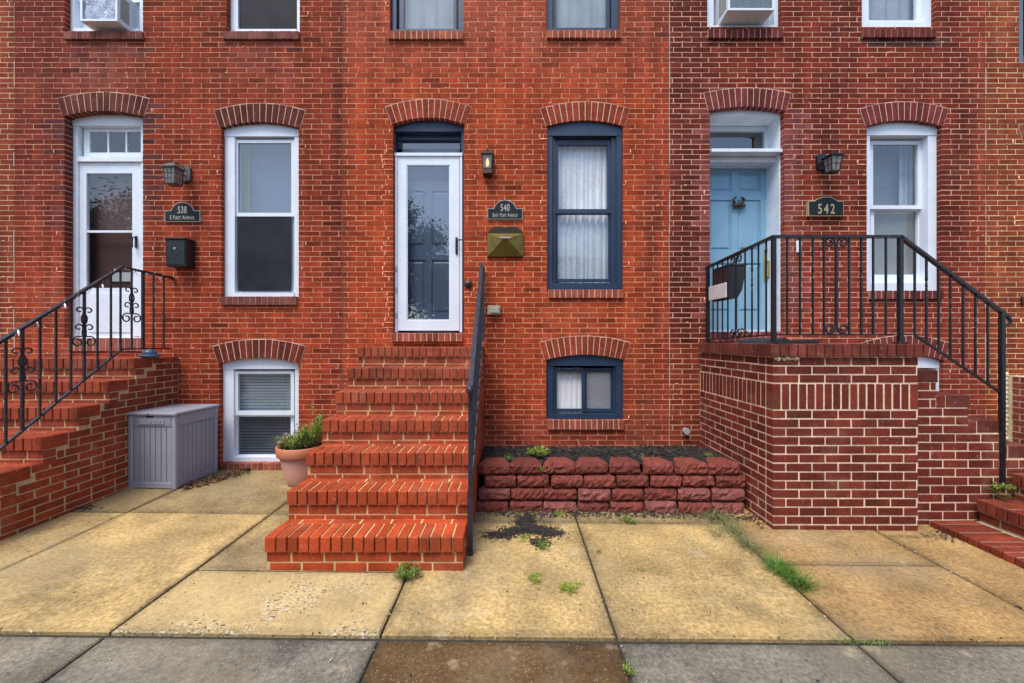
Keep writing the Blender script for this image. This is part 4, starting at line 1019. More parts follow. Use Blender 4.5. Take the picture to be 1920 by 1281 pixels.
# ---------------------------------------------------------------- lanterns, plaques, mailboxes on the walls
def lantern(label, x, zc, Yc, w1, w0, hh, m, roof=.05, plate=True, muntin=3, bulb=False, swan=True):
    """tapered square lantern: w1 top width, w0 bottom width, hh body height, centre of body at (x, Yc, zc)"""
    t = thing('wall_lantern', label, 'lantern', (x, 0, zc-hh/2))
    zt, zb = zc+hh/2, zc-hh/2
    b = MB()
    for sx in (-1, 1):
        for sy in (-1, 1): b.bar((x+sx*w0/2, Yc+sy*w0/2, zb), (x+sx*w1/2, Yc+sy*w1/2, zt), .009)
    for z, w in ((zt, w1), (zb, w0)):
        for s_ in (-1, 1):
            b.bar((x-w/2, Yc+s_*w/2, z), (x+w/2, Yc+s_*w/2, z), .011); b.bar((x+s_*w/2, Yc-w/2, z), (x+s_*w/2, Yc+w/2, z), .011)
    b.build('frame', m, t)
    for s_ in (-1, 1):
        g1 = MB(); q0, q1 = w0/2-.003, w1/2-.003
        g1.add([(x-q0, Yc+s_*q0, zb), (x+q0, Yc+s_*q0, zb), (x+q1, Yc+s_*q1, zt), (x-q1, Yc+s_*q1, zt)], [(0, 1, 2, 3)]); g1.build('pane', M['lamp_glass'], t)
        g1 = MB(); g1.add([(x+s_*q0, Yc-q0, zb), (x+s_*q0, Yc+q0, zb), (x+s_*q1, Yc+q1, zt), (x+s_*q1, Yc-q1, zt)], [(0, 1, 2, 3)]); g1.build('pane', M['lamp_glass'], t)
    if muntin:
        b = MB()
        for s_ in (-1, 1):
            for i in range(1, muntin):
                f = i/muntin*2-1
                b.bar((x+f*w0/2, Yc+s_*w0/2, zb), (x+f*w1/2, Yc+s_*w1/2, zt), .004); b.bar((x+s_*w0/2, Yc+f*w0/2, zb), (x+s_*w1/2, Yc+f*w1/2, zt), .004)
            for f in ((.33, .67) if muntin > 2 else (.5,)):
                w = (w0+(w1-w0)*f)/2; z = zb+hh*f
                b.bar((x-w, Yc+s_*w, z), (x+w, Yc+s_*w, z), .004); b.bar((x+s_*w, Yc-w, z), (x+s_*w, Yc+w, z), .004)
        b.build('muntin', m, t)
    b = MB(); e = w1/2+.014; q = w1*.2
    b.add([(x-e, Yc-e, zt+.004), (x+e, Yc-e, zt+.004), (x+e, Yc+e, zt+.004), (x-e, Yc+e, zt+.004), (x-e, Yc-e, zt+.014), (x+e, Yc-e, zt+.014), (x+e, Yc+e, zt+.014), (x-e, Yc+e, zt+.014), (x-q, Yc-q, zt+roof), (x+q, Yc-q, zt+roof), (x+q, Yc+q, zt+roof), (x-q, Yc+q, zt+roof)],
          [(0, 3, 2, 1), (0, 1, 5, 4), (1, 2, 6, 5), (2, 3, 7, 6), (3, 0, 4, 7), (4, 5, 9, 8), (5, 6, 10, 9), (6, 7, 11, 10), (7, 4, 8, 11), (8, 9, 10, 11)])
    b.build('roof', m, t)
    b = MB(); b.cbox(x-w0/2, x+w0/2, Yc-w0/2, Yc+w0/2, zb-.012, zb-.002, .003); b.build('base', m, t)
    if plate:
        zp = zt+.02
        pl = MB(); pl.prism([(x-.055, zp-.06), (x-.035, zp-.085), (x+.035, zp-.085), (x+.055, zp-.06), (x+.055, zp+.06), (x+.035, zp+.085), (x-.035, zp+.085), (x-.055, zp+.06)], -.03, -.004); pl.build('wall_plate', m, t)
        a = MB()
        if swan:
            a.tube([(x, -.02, zp-.03), (x, -.07, zp-.02), (x, Yc*.6, zp+.05), (x, Yc*.85, zp+.065), (x, Yc, zp+.05), (x, Yc, zt+roof-.005)], .008, 8)
            a.tube([(x, Yc-.01, zp+.06), (x, Yc-.035, zp+.075), (x, Yc-.04, zp+.055), (x, Yc-.025, zp+.045)], .006, 6)
            a.tube([(x, -.03, zp+.03), (x, -.06, zp+.07), (x, -.085, zp+.06), (x, -.08, zp+.035), (x, -.1, zp+.03)], .006, 6)
        else:
            a.bar((x, -.02, zp-.02), (x, Yc+w1/2, zp-.01), .03, .03); a.tube([(x, Yc, zt+roof-.005), (x-.004, Yc, zt+roof+.018), (x+.008, Yc, zt+roof+.032)], [.009, .008, .005], 8)
        a.build('arm', m, t)
    if bulb:
        q = MB(); q.lathe([(.004, zb+.03), (.013, zb+.05), (.018, zb+.07), (.014, zb+.095), (.004, zb+.125)], x, Yc, 12); q.build('flame_bulb', M['bulb'], t, smooth=True)
        q = MB(); q.lathe([(.009, zb), (.009, zb+.032)], x, Yc, 10); q.build('bulb_socket', M['attr'], t)
    else:
        q = MB(); q.lathe([(.008, zb+.02), (.018, zb+.05), (.022, zb+.08), (.012, zb+.11), (.006, zt-.01)], x, Yc, 12); q.build('bulb', mat('frosted_bulb', (.7, .7, .68), .4), t, smooth=True)
    return t
M['grey_bronze'] = mat('grey_bronze', (.11, .095, .09), .5, .3, var=.3, scale=30, bump=.2)
lantern('weathered grey bronze carriage lantern with small panes beside the 538 door', -3.60, ZD(330, 4.25), -.18, .118, .10, .16, M['grey_bronze'], roof=.06)
lantern('black tapered carriage lantern above the 542 plaque', 3.385, ZD(309, 4.28), -.17, .118, .082, .155, M['black'], roof=.035, muntin=2, swan=False)
t = lantern('narrow dark bronze lantern with glowing bulb above the 540 plaque', XD(914, 4.38), ZD(306, 4.38), -.075, .108, .088, .145, M['bronze'], roof=.03, muntin=0, plate=False, bulb=True)
b = MB(); x = XD(914, 4.38); zc = ZD(306, 4.38); b.box(x-.045, x+.045, -.03, -.004, zc-.13, zc+.14); b.bar((x-.055, -.075, zc+.09), (x, -.075, zc+.15), .012); b.bar((x+.055, -.075, zc+.09), (x, -.075, zc+.15), .012); b.ball((x, -.075, zc+.155), .012); b.build('wall_plate', M['bronze'], t)
b = MB(); b.box(x-.05, x+.05, -.122, -.03, zc-.125, zc-.075); b.build('base_box', M['bronze'], t)

def plaque(label, px0, px1, py0, py1, shoulder, arcw, body_m, edge_m, lines, th=.016, flat=False):
    Yf = -th-.004
    a, b_ = X(px0, Yf), X(px1, Yf); zt, zs, zb = Z(py0, Yf), Z(shoulder, Yf), Z(py1, Yf); c = (a+b_)/2; r = X(px0+arcw, Yf)-a
    t = thing('house_number_plaque', label, 'plaque', (c, 0, zb))
    def outline(e):
        pts = [(a+e, zb+e), (b_-e, zb+e), (b_-e, zs-e)]
        hw = r; rise = zt-zs+ (0.004); R = (hw*hw+rise*rise)/(2*rise); cz = zt-R; am = math.asin(min(1, hw/R)) if rise < hw else PI-math.asin(min(1, hw/R))
        for i in range(15):
            g_ = am-2*am*i/14; pts.append((c+(R-e)*math.sin(g_), max(zs-e, cz+(R-e)*math.cos(g_))))
        pts.append((a+e, zs-e)); return pts
    p = MB(); p.prism(outline(0), Yf, -.003); p.build('border', edge_m, t)
    p = MB(); p.prism(outline(.006), Yf-.002, Yf+.004); p.build('face', body_m, t)
    for txt, size, py, xs, caps, bold, sp in lines:
        lettering(txt, size, c, Yf-.0025, Z(py, Yf), edge_m, t, .0015, xs, caps, bold=bold, space=sp)
    return t
M['slate'] = mat('slate_paint', (.009, .014, .019), .6, var=.1, spec=.25)
M['pewter'] = mat('pewter_paint', (.42, .39, .35), .45, .2, var=.08)
M['gold'] = mat('gold_paint', (.5, .42, .22), .42, .3, var=.1)
plaque('black arched plaque reading 538 E Fort Avenue beside white door', 309, 375, 379, 416, 395, 21.5, M['slate'], M['pewter'], [('538', .108, 400, .62, False, .001, 1.05), ('E Fort Avenue', .062, 411.5, .66, True, .0005, 1.08)])
plaque('black arched plaque reading 540 East Fort Avenue above brass mailbox', 914, 980, 375, 411, 391, 21.5, M['slate'], M['pewter'], [('540', .108, 396, .62, False, .001, 1.05), ('East Fort Avenue', .062, 407, .56, True, .0005, 1.05)])
plaque('gold edged black plaque reading 542 beside the blue door', 1516, 1582, 369, 405, 377, 23, M['slate'], M['gold'], [('542', .15, 400.5, .68, False, .001, 1.35)], th=.04)

# 538 mailbox
Ym = -.135
t = thing('wall_mailbox', 'black metal box mailbox on the wall of 538', 'mailbox', ((X(309, Ym)+X(348, Ym))/2, 0, Z(500, Ym)))
b = MB(); a, b_ = X(310, Ym), X(348, Ym); b.cbox(a, b_, Ym, -.004, Z(500, Ym), Z(449, Ym), .006); b.build('body', M['black'], t)
b = MB(); b.cbox(a-.006, b_+.006, Ym-.012, -.004, Z(449, Ym)+.0005, Z(446, Ym), .004); b.build('lid', M['black'], t)
b = MB(); b.cbox(a+.008, b_-.008, Ym-.006, Ym, Z(497, Ym), Z(452, Ym), .004); b.build('door', M['black'], t)
b = MB(); b.tube([((a+b_)/2, Ym-.006, Z(466, Ym)), ((a+b_)/2, Ym-.014, Z(466, Ym))], .012, 12); b.build('lock', M['steel'], t)
# 540 brass envelope mailbox
Ym = -.10
ol = mat('aged_brass', (.155, .112, .02), .36, .5, var=.25, scale=14, bump=.1)
a, b_, zt, zb = X(914, -.03), X(981, -.03), Z(427, -.03), Z(481, -.03); xm = (a+b_)/2
t = thing('wall_mailbox', 'aged brass envelope shaped mailbox under the 540 plaque', 'mailbox', (xm, 0, zb))
zc = Z(448, Ym)
top = [(a+(b_-a)*u, Z(438, -.03)+.082*min(1, (min(u, 1-u)/.22))**.5-(.010*math.cos((u-.5)*PI/.3)**2 if abs(u-.5) < .15 else 0)) for u in [i/24 for i in range(25)]]
b = MB(); b.prism([(b_, zb), (a, zb)]+top, -.016, -.003); b.build('back_plate', mat('hood_shade_brass', (.03, .018, .006), .5, .3), t)  # dark colour stands in for the shade inside the hood opening
b = MB()
zu = Z(438, -.03)
V = [(a, -.03, zb), (b_, -.03, zb), (b_, -.03, zu), (a, -.03, zu), (a, -.004, zb), (b_, -.004, zb), (b_, -.004, zu), (a, -.004, zu), (xm-.02, Ym, zc), (xm+.02, Ym, zc)]
b.add(V, [(0, 1, 9, 8), (1, 2, 9), (0, 8, 3), (4, 5, 1, 0), (5, 6, 2, 1), (7, 4, 0, 3), (2, 3, 8, 9)]); b.build('body', ol, t)
b = MB(); b.add([(xm-.075, -.066, zc+.034), (xm+.075, -.066, zc+.034), (xm+.055, Ym-.004, zc+.006), (xm-.055, Ym-.004, zc+.006), (xm-.075, -.06, zc+.036), (xm+.075, -.06, zc+.036), (xm+.055, Ym+.002, zc+.010), (xm-.055, Ym+.002, zc+.010)], BF); b.build('flap', M['steel'], t)
b = MB(); b.ball((xm, Ym-.004, zc-.004), .012, .008, .012); b.build('knob', M['bronze'], t)
# 542 mailbox on the porch railing
t = thing('rail_mailbox', 'black plastic mailbox hung on the porch railing of 542', 'mailbox', (2.22, -.3, 1.9))
y0, y1 = 4.04-DW, 4.34-DW
prof = [(2.138, 1.90), (2.24, 1.91), (2.285, 1.99), (2.325, 2.2), (2.325, 2.235), (2.138, 2.235)]
b = MB(); b.prism(prof, y0, y1); b.build('body', mat('black_plastic', (.02, .021, .024), .5, var=.1), t)
b = MB(); b.cbox(2.14, 2.335, y0-.006, y1+.006, 2.236, 2.25, .004); b.build('lid', M['black'], t)
b = MB(); b.cbox(2.132, 2.137, y0+.01, y1-.01, 2.02, 2.22, .002); b.build('front_panel', mat('brown_panel', (.05, .02, .02), .5), t)
b = MB(); b.cbox(2.092, 2.104, 3.98-DW, 4.33-DW, ZD(558, 4.0)-.0, ZD(530, 4.0), .003); tag(b.build('card_sign', mat('pale_card', (.62, .58, .57), .6)), 'blank pale card hung on the outside of the porch railing', 'card')
b = MB(); b.tube([(2.10, 3.72-DW, 1.60), (2.112, 3.66-DW, 1.565), (2.10, 3.6-DW, 1.545)], .009, 8); b.ball((2.10, 3.6-DW, 1.543), .016); tag(b.build('door_hook', M['bronze']), 'small dark metal hook on the bottom bar of the porch railing', 'hook')
# rolled mat on the porch
t = thing('door_mat', 'folded black rubber mat lying on the porch of 542', 'mat', (2.3, -1.0, 1.461))
b = MB(); b.prism([(XD(1432, 3.4), 1.461), (XD(1528, 3.4), 1.461), (XD(1531, 3.4), 1.478), (XD(1526, 3.4), 1.492), (XD(1500, 3.4), 1.488), (XD(1474, 3.4), 1.484), (XD(1469, 3.4), 1.508), (XD(1466, 3.4), 1.51), (XD(1455, 3.4), 1.494), (XD(1436, 3.4), 1.47)], 3.36-DW, 3.9-DW); b.build('sheet', mat('black_rubber', (.02, .024, .028), .7, var=.2, scale=15, bump=.3), t)
# bells, sockets, pipe cap
t = thing('door_bell', 'round dark bronze bell beside the 540 storm door', 'doorbell', (X(878), 0, Z(540)))
b = MB(); c0 = len(b.v); b.lathe([(.046, 0), (.046, .01), (.03, .026), (.012, .03), (.012, .04), (.001, .042)], 0, 0, 16)
b.xform(Matrix.Translation((X(878), -.004, Z(533))) @ Matrix.Rotation(PI/2, 4, 'X')); b.build('housing', M['bronze'], t, smooth=True)
t = thing('outlet_box', 'small beige outdoor socket box below the brass mailbox', 'outlet', (X(926), 0, Z(590)))
b = MB(); b.cbox(X(914, -.06), X(938, -.06), -.06, -.004, Z(590, -.06), Z(573, -.06), .006); b.build('box', mat('beige_plastic', (.36, .33, .25), .55), t)
b = MB(); b.cbox(X(919, -.075), X(936, -.075), -.075, -.059, Z(587, -.07), Z(576, -.07), .005); b.build('cover', mat('grey_beige_plastic', (.42, .39, .3), .45), t)
t = thing('bell_push', 'small white bell push on the wall right of the blue door', 'doorbell', (X(1496), 0, Z(474)))
b = MB(); b.cbox(X(1491.5), X(1501), -.025, -.003, Z(475), Z(452), .01); b.build('housing', M['white'], t)
b = MB(); b.ball((X(1496), -.026, Z(457)), .009, .006, .009); b.build('button', M['black'], t)
t = thing('pipe_cap', 'small grey pipe cap sticking out of the wall beside the maroon porch', 'pipe', (X(1284), 0, Z(812)))
b = MB(); b.tube([(X(1284), .02, Z(807)), (X(1284), -.05, Z(807))], .03, 14); b.tube([(X(1284), -.045, Z(807)), (X(1284), -.06, Z(807))], .036, 14); b.build('cap', mat('grey_pipe', (.3, .31, .33), .5), t)
t = thing('wall_bracket', 'small dark iron bracket on the wall at the right edge', 'bracket', (X(1914), 0, Z(565)))
b = MB(); b.cbox(X(1912), X(1926), -.03, -.003, Z(570), Z(556), .006); b.tube([(X(1919), -.03, Z(563)), (X(1919), -.1, Z(563)), (X(1930), -.12, Z(566))], .012, 8); b.build('plate', M['bronze'], t)
# blue ornament on the 538 landing
t = thing('garden_ornament', 'blue glazed turtle shaped ornament on the 538 landing under the railing', 'ornament', (-3.78, -.25, 1.31))
ox, oy, oz = XD(281, 4.1), 4.1-DW, 1.311
bl = mat('blue_glaze', (.05, .12, .19), .3, var=.4, scale=30)
b = MB(); b.lathe([(.05, oz), (.085, oz+.012), (.09, oz+.03), (.06, oz+.036)], ox, oy, 18); b.build('foot_ring', bl, t, smooth=True)
b = MB(); b.lathe([(.062, oz+.03), (.056, oz+.06), (.035, oz+.082), (.005, oz+.09)], ox, oy, 18); b.build('shell', bl, t, smooth=True)

# ---------------------------------------------------------------- window air conditioners
def aircon(label, xl, xr, zb, hh, Yo, side, coil_m):
    wm = M['white']
    t = thing('air_conditioner', label, 'air conditioner', ((xl+xr)/2, Yo, zb))
    b = MB(); e = .022
    b.box(xl, xr, Yo+.012, .15, zb, zb+.01); b.box(xl, xr, Yo+.012, .15, zb+hh-.01, zb+hh); b.box(xl, xl+.008, Yo+.012, .15, zb+.01, zb+hh-.01); b.box(xr-.008, xr, Yo+.012, .15, zb+.01, zb+hh-.01)
    b.build('cabinet', wm, t)
    b = MB(); b.box(xl, xl+e, Yo, Yo+.0115, zb, zb+hh); b.box(xr-e, xr, Yo, Yo+.0115, zb, zb+hh); b.box(xl+e, xr-e, Yo, Yo+.0115, zb, zb+e); b.box(xl+e, xr-e, Yo, Yo+.0115, zb+hh-e, zb+hh); b.build('rear_frame', wm, t)
    b = MB(); nx, nz = 22, 20; vs_ = []
    for j in range(nz+1):
        for i in range(nx+1): vs_.append((xl+e*.8+(xr-xl-1.6*e)*i/nx, Yo+.014+rnd(0, .005), zb+e*.8+(hh-1.6*e)*j/nz))
    b.add(vs_, [(j*(nx+1)+i, j*(nx+1)+i+1, (j+1)*(nx+1)+i+1, (j+1)*(nx+1)+i) for j in range(nz) for i in range(nx)]); b.build('condenser_coil', coil_m, t)
    b = MB(); z = zb+e
    while z < zb+hh-e: b.box(xl+e, xr-e, Yo+.004, Yo+.007, z, z+.003); z += .022
    tag(b.build('grille', M['steel'], t), kind='stuff')
    xs = xr if side > 0 else xl
    b = MB(); b.box(xs-.003 if side < 0 else xs, xs if side < 0 else xs+.003, Yo+.035, .03, zb+.05, zb+hh-.06); b.build('side_vent', mat('vent_grey', (.3, .3, .28), .6, var=.3, scale=60), t)
    b = MB(); b.ball(((xl+xr)/2+.03, Yo+.12, zb), .006); b.build('drain_plug', M['black'], t)
aircon('white air conditioner with bent silver fins in the upper window above the 538 door', -4.67, -4.27, 4.93, .36, -.103, 1, mat('crumpled_fins', (.5, .52, .56), .3, .9, var=.5, scale=16))
aircon('white air conditioner with dark straight grille in the upper window above the blue door', 2.283, 2.778, 5.006, .36, -.153, -1, mat('grey_fins', (.22, .25, .27), .4, .6, var=.2, scale=8))

# ---------------------------------------------------------------- delivery box
t = thing('delivery_box', 'grey plastic delivery box with planked sides between the 538 steps and basement window', 'storage box', (-3.44, -.35, .05))
gp = mat('grey_plastic', (.29, .293, .345), .5, var=.05, scale=4, bump=.06, bscale=90)
start = len(bpy.data.objects)
bx0, bx1, by0, by1, bz0, bz1 = -3.685, -3.205, 3.855-DW, 4.375-DW, gz(-3.4, 3.9)-.004, .80
def quad_prism_taper(b, x0, x1, y0, y1, z0, z1, tp=.0): b.cbox(x0, x1, y0, y1, z0, z1, .005)
b = MB(); b.box(bx0+.02, bx1-.02, by0+.02, by1-.02, bz0+.02, bz1-.03); b.build('core', mat('grey_plastic_core', (.12, .12, .145), .6), t)
for sx in (0, 1):
    for sy in (0, 1):
        x = (bx0, bx1-.045)[sx]; y = (by0, by1-.045)[sy]
        b = MB(); b.cbox(x, x+.045, y, y+.045, bz0, bz1-.031, .008); b.build('corner_post', gp, t)
for z0, z1, nm in ((bz0+.012, bz0+.07, 'bottom_rail'), (bz1-.135, bz1-.032, 'name_board')):
    b = MB(); b.cbox(bx0+.0455, bx1-.0455, by0+.004, by0+.03, z0, z1, .004); fb = b.build(nm, gp, t)
    b = MB(); b.cbox(bx1-.03, bx1-.004, by0+.0455, by1-.0455, z0, z1 if z0 < .3 else z1, .004); b.build('side_rail', gp, t)
b = MB(); b.cbox(bx0+.05, bx1-.05, by0+.0005, by0+.0035, bz1-.115, bz1-.06, .001); b.build('name_panel', mat('emboss_shade_plastic', (.25, .252, .30), .5), t)  # darker tone paints the shade around the raised letters
lettering('DELIVERIES', .06, (bx0+bx1)/2, by0-.003, bz1-.11, mat('emboss_light_plastic', (.37, .373, .43), .5), t, .005, .86, bold=.0012)  # lighter tone paints the light that raised letters would catch
n = 7; w_ = (bx1-bx0-.094)/n
for i in range(n):
    b = MB(); b.cbox(bx0+.047+w_*i+.003, bx0+.047+w_*(i+1)-.003, by0+.012, by0+.03, bz0+.071, bz1-.137, .003); b.build('plank', gp, t)
n = 8; w_ = (by1-by0-.094)/n
for i in range(n):
    b = MB(); b.cbox(bx1-.03, bx1-.012, by0+.047+w_*i+.003, by0+.047+w_*(i+1)-.003, bz0+.071, bz1-.137, .003); b.build('plank', gp, t)
b = MB(); b.cbox(bx0-.012, bx1+.012, by0-.014, by1+.008, bz1-.03, bz1, .007); lid = b.build('lid', gp, t)
b = MB(); b.box(-3.50, -3.43, by0-.002, by0+.004, bz1-.048, bz1-.034); b.build('latch_recess', M['black'], t)
b = MB(); b.box(-3.475, -3.455, by0-.0165, by0-.014, bz1-.018, bz1-.008); b.build('lock_slot', M['black'], t)
t.rotation_euler = (0, 0, math.radians(-3))

# ---------------------------------------------------------------- plant pot
cxp, Dp = XD(566, 4.07), 4.07; cyp = Dp-DW; gzp = gz(cxp, Dp)
terra = mat('terracotta_plastic', (.46, .16, .085), .55, var=.08, scale=6, bump=.05); tpale = mat('pale_terracotta', (.50, .24, .19), .65, var=.1, scale=4)
t = thing('flower_pot', 'pink terracotta flower pot standing behind the 540 steps', 'flower pot', (cxp, cyp, gzp))
b = MB(); b.lathe([(.12, gzp), (.132, gzp+.012), (.14, gzp+.04), (.205, gzp+.30), (.198, gzp+.305)], cxp, cyp, 36); b.build('body', tpale, t, smooth=True)
b = MB(); b.lathe([(.20, gzp+.29), (.222, gzp+.292), (.228, gzp+.30), (.232, gzp+.385), (.226, gzp+.39), (.205, gzp+.385), (.195, gzp+.36)], cxp, cyp, 36); b.build('rim', terra, t, smooth=True)
b = MB(); b.lathe([(.001, gzp+.365), (.199, gzp+.362), (.199, gzp+.35)], cxp, cyp, 24); b.build('soil', M['dirt'], t)
def leaf(b, p, d, L, w, c, up=(0, 0, 1)):
    p = Vector(p); d = Vector(d).normalized(); s_ = d.cross(Vector(up))
    if s_.length < .01: s_ = Vector((1, 0, 0))
    s_.normalize(); n = s_.cross(d)
    b.col = c; b.add([p, p+d*L*.45+s_*w/2+n*w*.15, p+d*L, p+d*L*.45-s_*w/2+n*w*.15], [(0, 1, 2, 3)])
t = thing('flowering_plant', 'leafy green plant with tiny lilac flowers growing in the pink pot', 'plant', (cxp, cyp, gzp+.365))
fo = MB(); stm = MB(); stm.col = (.12, .11, .05); fl = MB()
for i in range(190):
    a = rnd(0, 2*PI); r = .19*math.sqrt(rnd(0, 1)); x, y = cxp+r*math.cos(a), cyp+r*math.sin(a)
    fx = (x-cxp)/.2; hgt = rnd(.05, .14)+max(0, fx)*rnd(.05, .3)+(.0 if fx < .1 else rnd(0, .1))
    lean = Vector((rnd(-.35, .35)+fx*.25, rnd(-.4, .3), 1)).normalized(); p0 = Vector((x, y, gzp+.36)); p1 = p0+lean*hgt
    stm.tube([p0, p1], [.0022, .0012], 4)
    nl = int(hgt*75)+3
    for k in range(nl):
        q = p0.lerp(p1, rnd(.25, 1.05)); dr = rnd(0, 1)
        c = mixc((.10, .21, .03), (.24, .30, .06), dr) if fx > -.2 else mixc((.12, .20, .03), (.28, .26, .08), dr)
        leaf(fo, q, (rnd(-1, 1), rnd(-1, 1), rnd(-.2, .9)), rnd(.022, .042), rnd(.009, .016), shade(c, rnd(.9, 1.8)))
    if fx < -.45 and rnd(0, 1) < .3:
        for k in range(3): fl.col = shade((.52, .42, .62), rnd(.8, 1.2)); fl.ball(p1+Vector((rnd(-.015, .015), rnd(-.02, .01), rnd(0, .03))), .006, None, None, 5, 3)
stm.build('stems', M['leaf'], t); tag(fo.build('foliage', M['leaf'], t), kind='stuff'); tag(fl.build('flowers', M['attr'], t), kind='stuff')

# ---------------------------------------------------------------- garden bed of split-face blocks
t = thing('garden_bed', 'raised bed wall of dark red split face blocks between steps and porch', 'retaining wall', (.85, 3.5-DW, 0))
bm = mat('split_block', None, .85, var=.25, scale=14, var2=.34, scale2=70, bump=1.0, bscale=90, spec=.25)
def block(x0, x1, Yf, z0, z1, c, topcut=True):
    b = MB(); b.col = c; nx, nz = 12, 4; g_ = rnd(.003, .008); x0 += g_; x1 -= g_; dep = .2
    vs_ = []
    for j in range(nz+1):
        for i in range(nx+1):
            u, v = i/nx, j/nz
            edge = min(u, 1-u)*nx; ev = min(v, 1-v)*nz
            dy = (.0 if edge and ev else .018)+(.014 if edge == 0 and ev == 0 else 0)
            vs_.append((x0+(x1-x0)*u+(rnd(-.004, .004) if edge else 0), Yf+dy+rnd(-.010, .010), z0+(z1-z0)*v+(rnd(-.006, .004) if ev else (-.002 if j else 0))))
    fs = [(j*(nx+1)+i, j*(nx+1)+i+1, (j+1)*(nx+1)+i+1, (j+1)*(nx+1)+i) for j in range(nz) for i in range(nx)]
    k = len(vs_); tp = .06
    vs_ += [(x0+tp, Yf+dep, z0), (x1-tp, Yf+dep, z0), (x1-tp, Yf+dep, z1), (x0+tp, Yf+dep, z1)]
    tl, tr, bl_, br_ = nz*(nx+1), nz*(nx+1)+nx, 0, nx
    fs += [tuple(list(range(tl, tr+1))+[k+2, k+3]), tuple(list(range(br_, bl_-1, -1))+[k, k+1]), tuple([bl_+j*(nx+1) for j in range(nz, -1, -1)][::-1]+[k+3, k])[::-1], tuple([br_+j*(nx+1) for j in range(nz+1)]+[k+2, k+1])[::-1], (k+1, k, k+3, k+2)]
    b.add(vs_, fs); return b.build('block', bm, t)
rowsz = [(-.02, .092, -.325, 3.465), (.094, .197, -.315, 3.49), (.199, .302, -.262, 3.515), (.304, .408, -.32, 3.545)]
for k, (z0, z1, xs, D) in enumerate(rowsz):
    x = xs
    while x < 1.98:
        x2 = min(x+.29, 2.04)
        c = shade((.175, .043, .031), rnd(.8, 1.15))
        if k < 2 and rnd(0, 1) < .35: c = mixc(c, (.28, .11, .10), .4)
        block(x+rnd(-.006, .006), x2+rnd(-.006, .006), D-DW+rnd(-.014, .014), z0+rnd(0, .006), z1+rnd(-.008, .001), c); x += .29
mu = MB(); mu.col = (.012, .010, .009)
nx, ny = 40, 14; vs_ = []
for j in range(ny+1):
    for i in range(nx+1):
        x = -.31+2.35*i/nx; y = -.75+.748*j/ny; vs_.append((x, y, .338+.04*(y+.35)*-1*0+(-.03 if y > -.25 else 0)+.015*math.sin(x*9+y*5)+rnd(-.012, .012)))
mu.add(vs_, [(j*(nx+1)+i, j*(nx+1)+i+1, (j+1)*(nx+1)+i+1, (j+1)*(nx+1)+i) for j in range(ny) for i in range(nx)])
mm = mat('dark_mulch', None, .8, var=.3, scale=40, bump=.5)
def chip(b, x, y, z, s_, c):
    a = rnd(0, 2*PI); L = s_*rnd(.6, 1.6); w = s_*rnd(.2, .5); d = Vector((math.cos(a), math.sin(a), rnd(-.35, .35))); e = Vector((-math.sin(a), math.cos(a), rnd(-.5, .5))); p = Vector((x, y, z))
    b.col = c; u = Vector((0, 0, w*.5))
    b.add([p-d*L/2-e*w/2, p+d*L/2-e*w/2, p+d*L/2+e*w/2, p-d*L/2+e*w/2, p-d*L*.4-e*w*.35+u, p+d*L*.4-e*w*.35+u, p+d*L*.4+e*w*.35+u, p-d*L*.4+e*w*.35+u], BF)
def mulch_c():
    r_ = rnd(0, 1)
    return (.10, .065, .04) if r_ < .06 else shade((.016, .013, .012), rnd(.6, 2.2))
for i in range(2600):
    yy_ = rnd(-.74, -.02); chip(mu, rnd(-.3, 2.03), yy_, .352+(-.028 if yy_ > -.25 else 0)+rnd(-.01, .015), .03, mulch_c())
tag(mu.build('mulch', mm, None), 'dark wood mulch filling the raised garden bed', 'mulch', kind='stuff')
sp = MB()
def spill(px, py, sx, sy, n, s_=.016):
    for _ in range(n):
        x_, y_ = random.gauss(px, sx), random.gauss(py, sy); D = H*F/(y_-CY); x = XD(x_, D)
        chip(sp, x, D-DW, gz(x, D)+rnd(.002, .012), s_, mulch_c())
for i in range(90): spill(905+i*5.6, 966+rnd(-4, 4)+max(0, (i-78))*.8, 7, 4, 12)
for q, n in ((((935, 1008), 14), 90), (((965, 1000), 14), 130), (((995, 996), 16), 190), (((1030, 1002), 13), 130), (((985, 985), 8), 70), (((1012, 1020), 9), 90), (((990, 978), 10), 60)):
    spill(q[0][0], q[0][1], q[1], 4, n*5, .014)
for _ in range(60): spill(rnd(900, 1400), rnd(985, 1150), 3, 2, 1, .01)
spill(1425, 972, 16, 7, 200); spill(1785, 998, 22, 7, 120)
tag(sp.build('mulch_spill', mm, None), 'dark mulch spilled over the pavement in front of the red block wall', 'mulch', kind='stuff')
dl = MB()
for i in range(420):
    px = rnd(345, 470); py = 917-(px-345)*.27+rnd(-6, 5); D = (H-.06)*F/(py-CY)
    if D > 4.4: D = 4.4
    x = XD(px, D)
    leaf(dl, (x, D-DW, gz(x, D)+rnd(.004, .03)), (rnd(-1, 1), rnd(-1, 1), rnd(-.3, .4)), rnd(.02, .05), rnd(.01, .025), shade(random.choice([(.09, .045, .02), (.16, .09, .04), (.05, .03, .018), (.11, .035, .02)]), rnd(.7, 1.3)))
for i in range(90):
    px = random.gauss(150, 16); D = (H-.05)*F/(953+rnd(-6, 5)-CY); x = XD(px, D); leaf(dl, (x, D-DW, gz(x, D)+.006), (rnd(-1, 1), rnd(-1, 1), rnd(-.2, .3)), .03, .015, (.05, .025, .02))
tag(dl.build('leaf_litter', M['wood_leaf'], None), 'dry brown leaves swept against the delivery box and wall', 'leaves', kind='stuff')

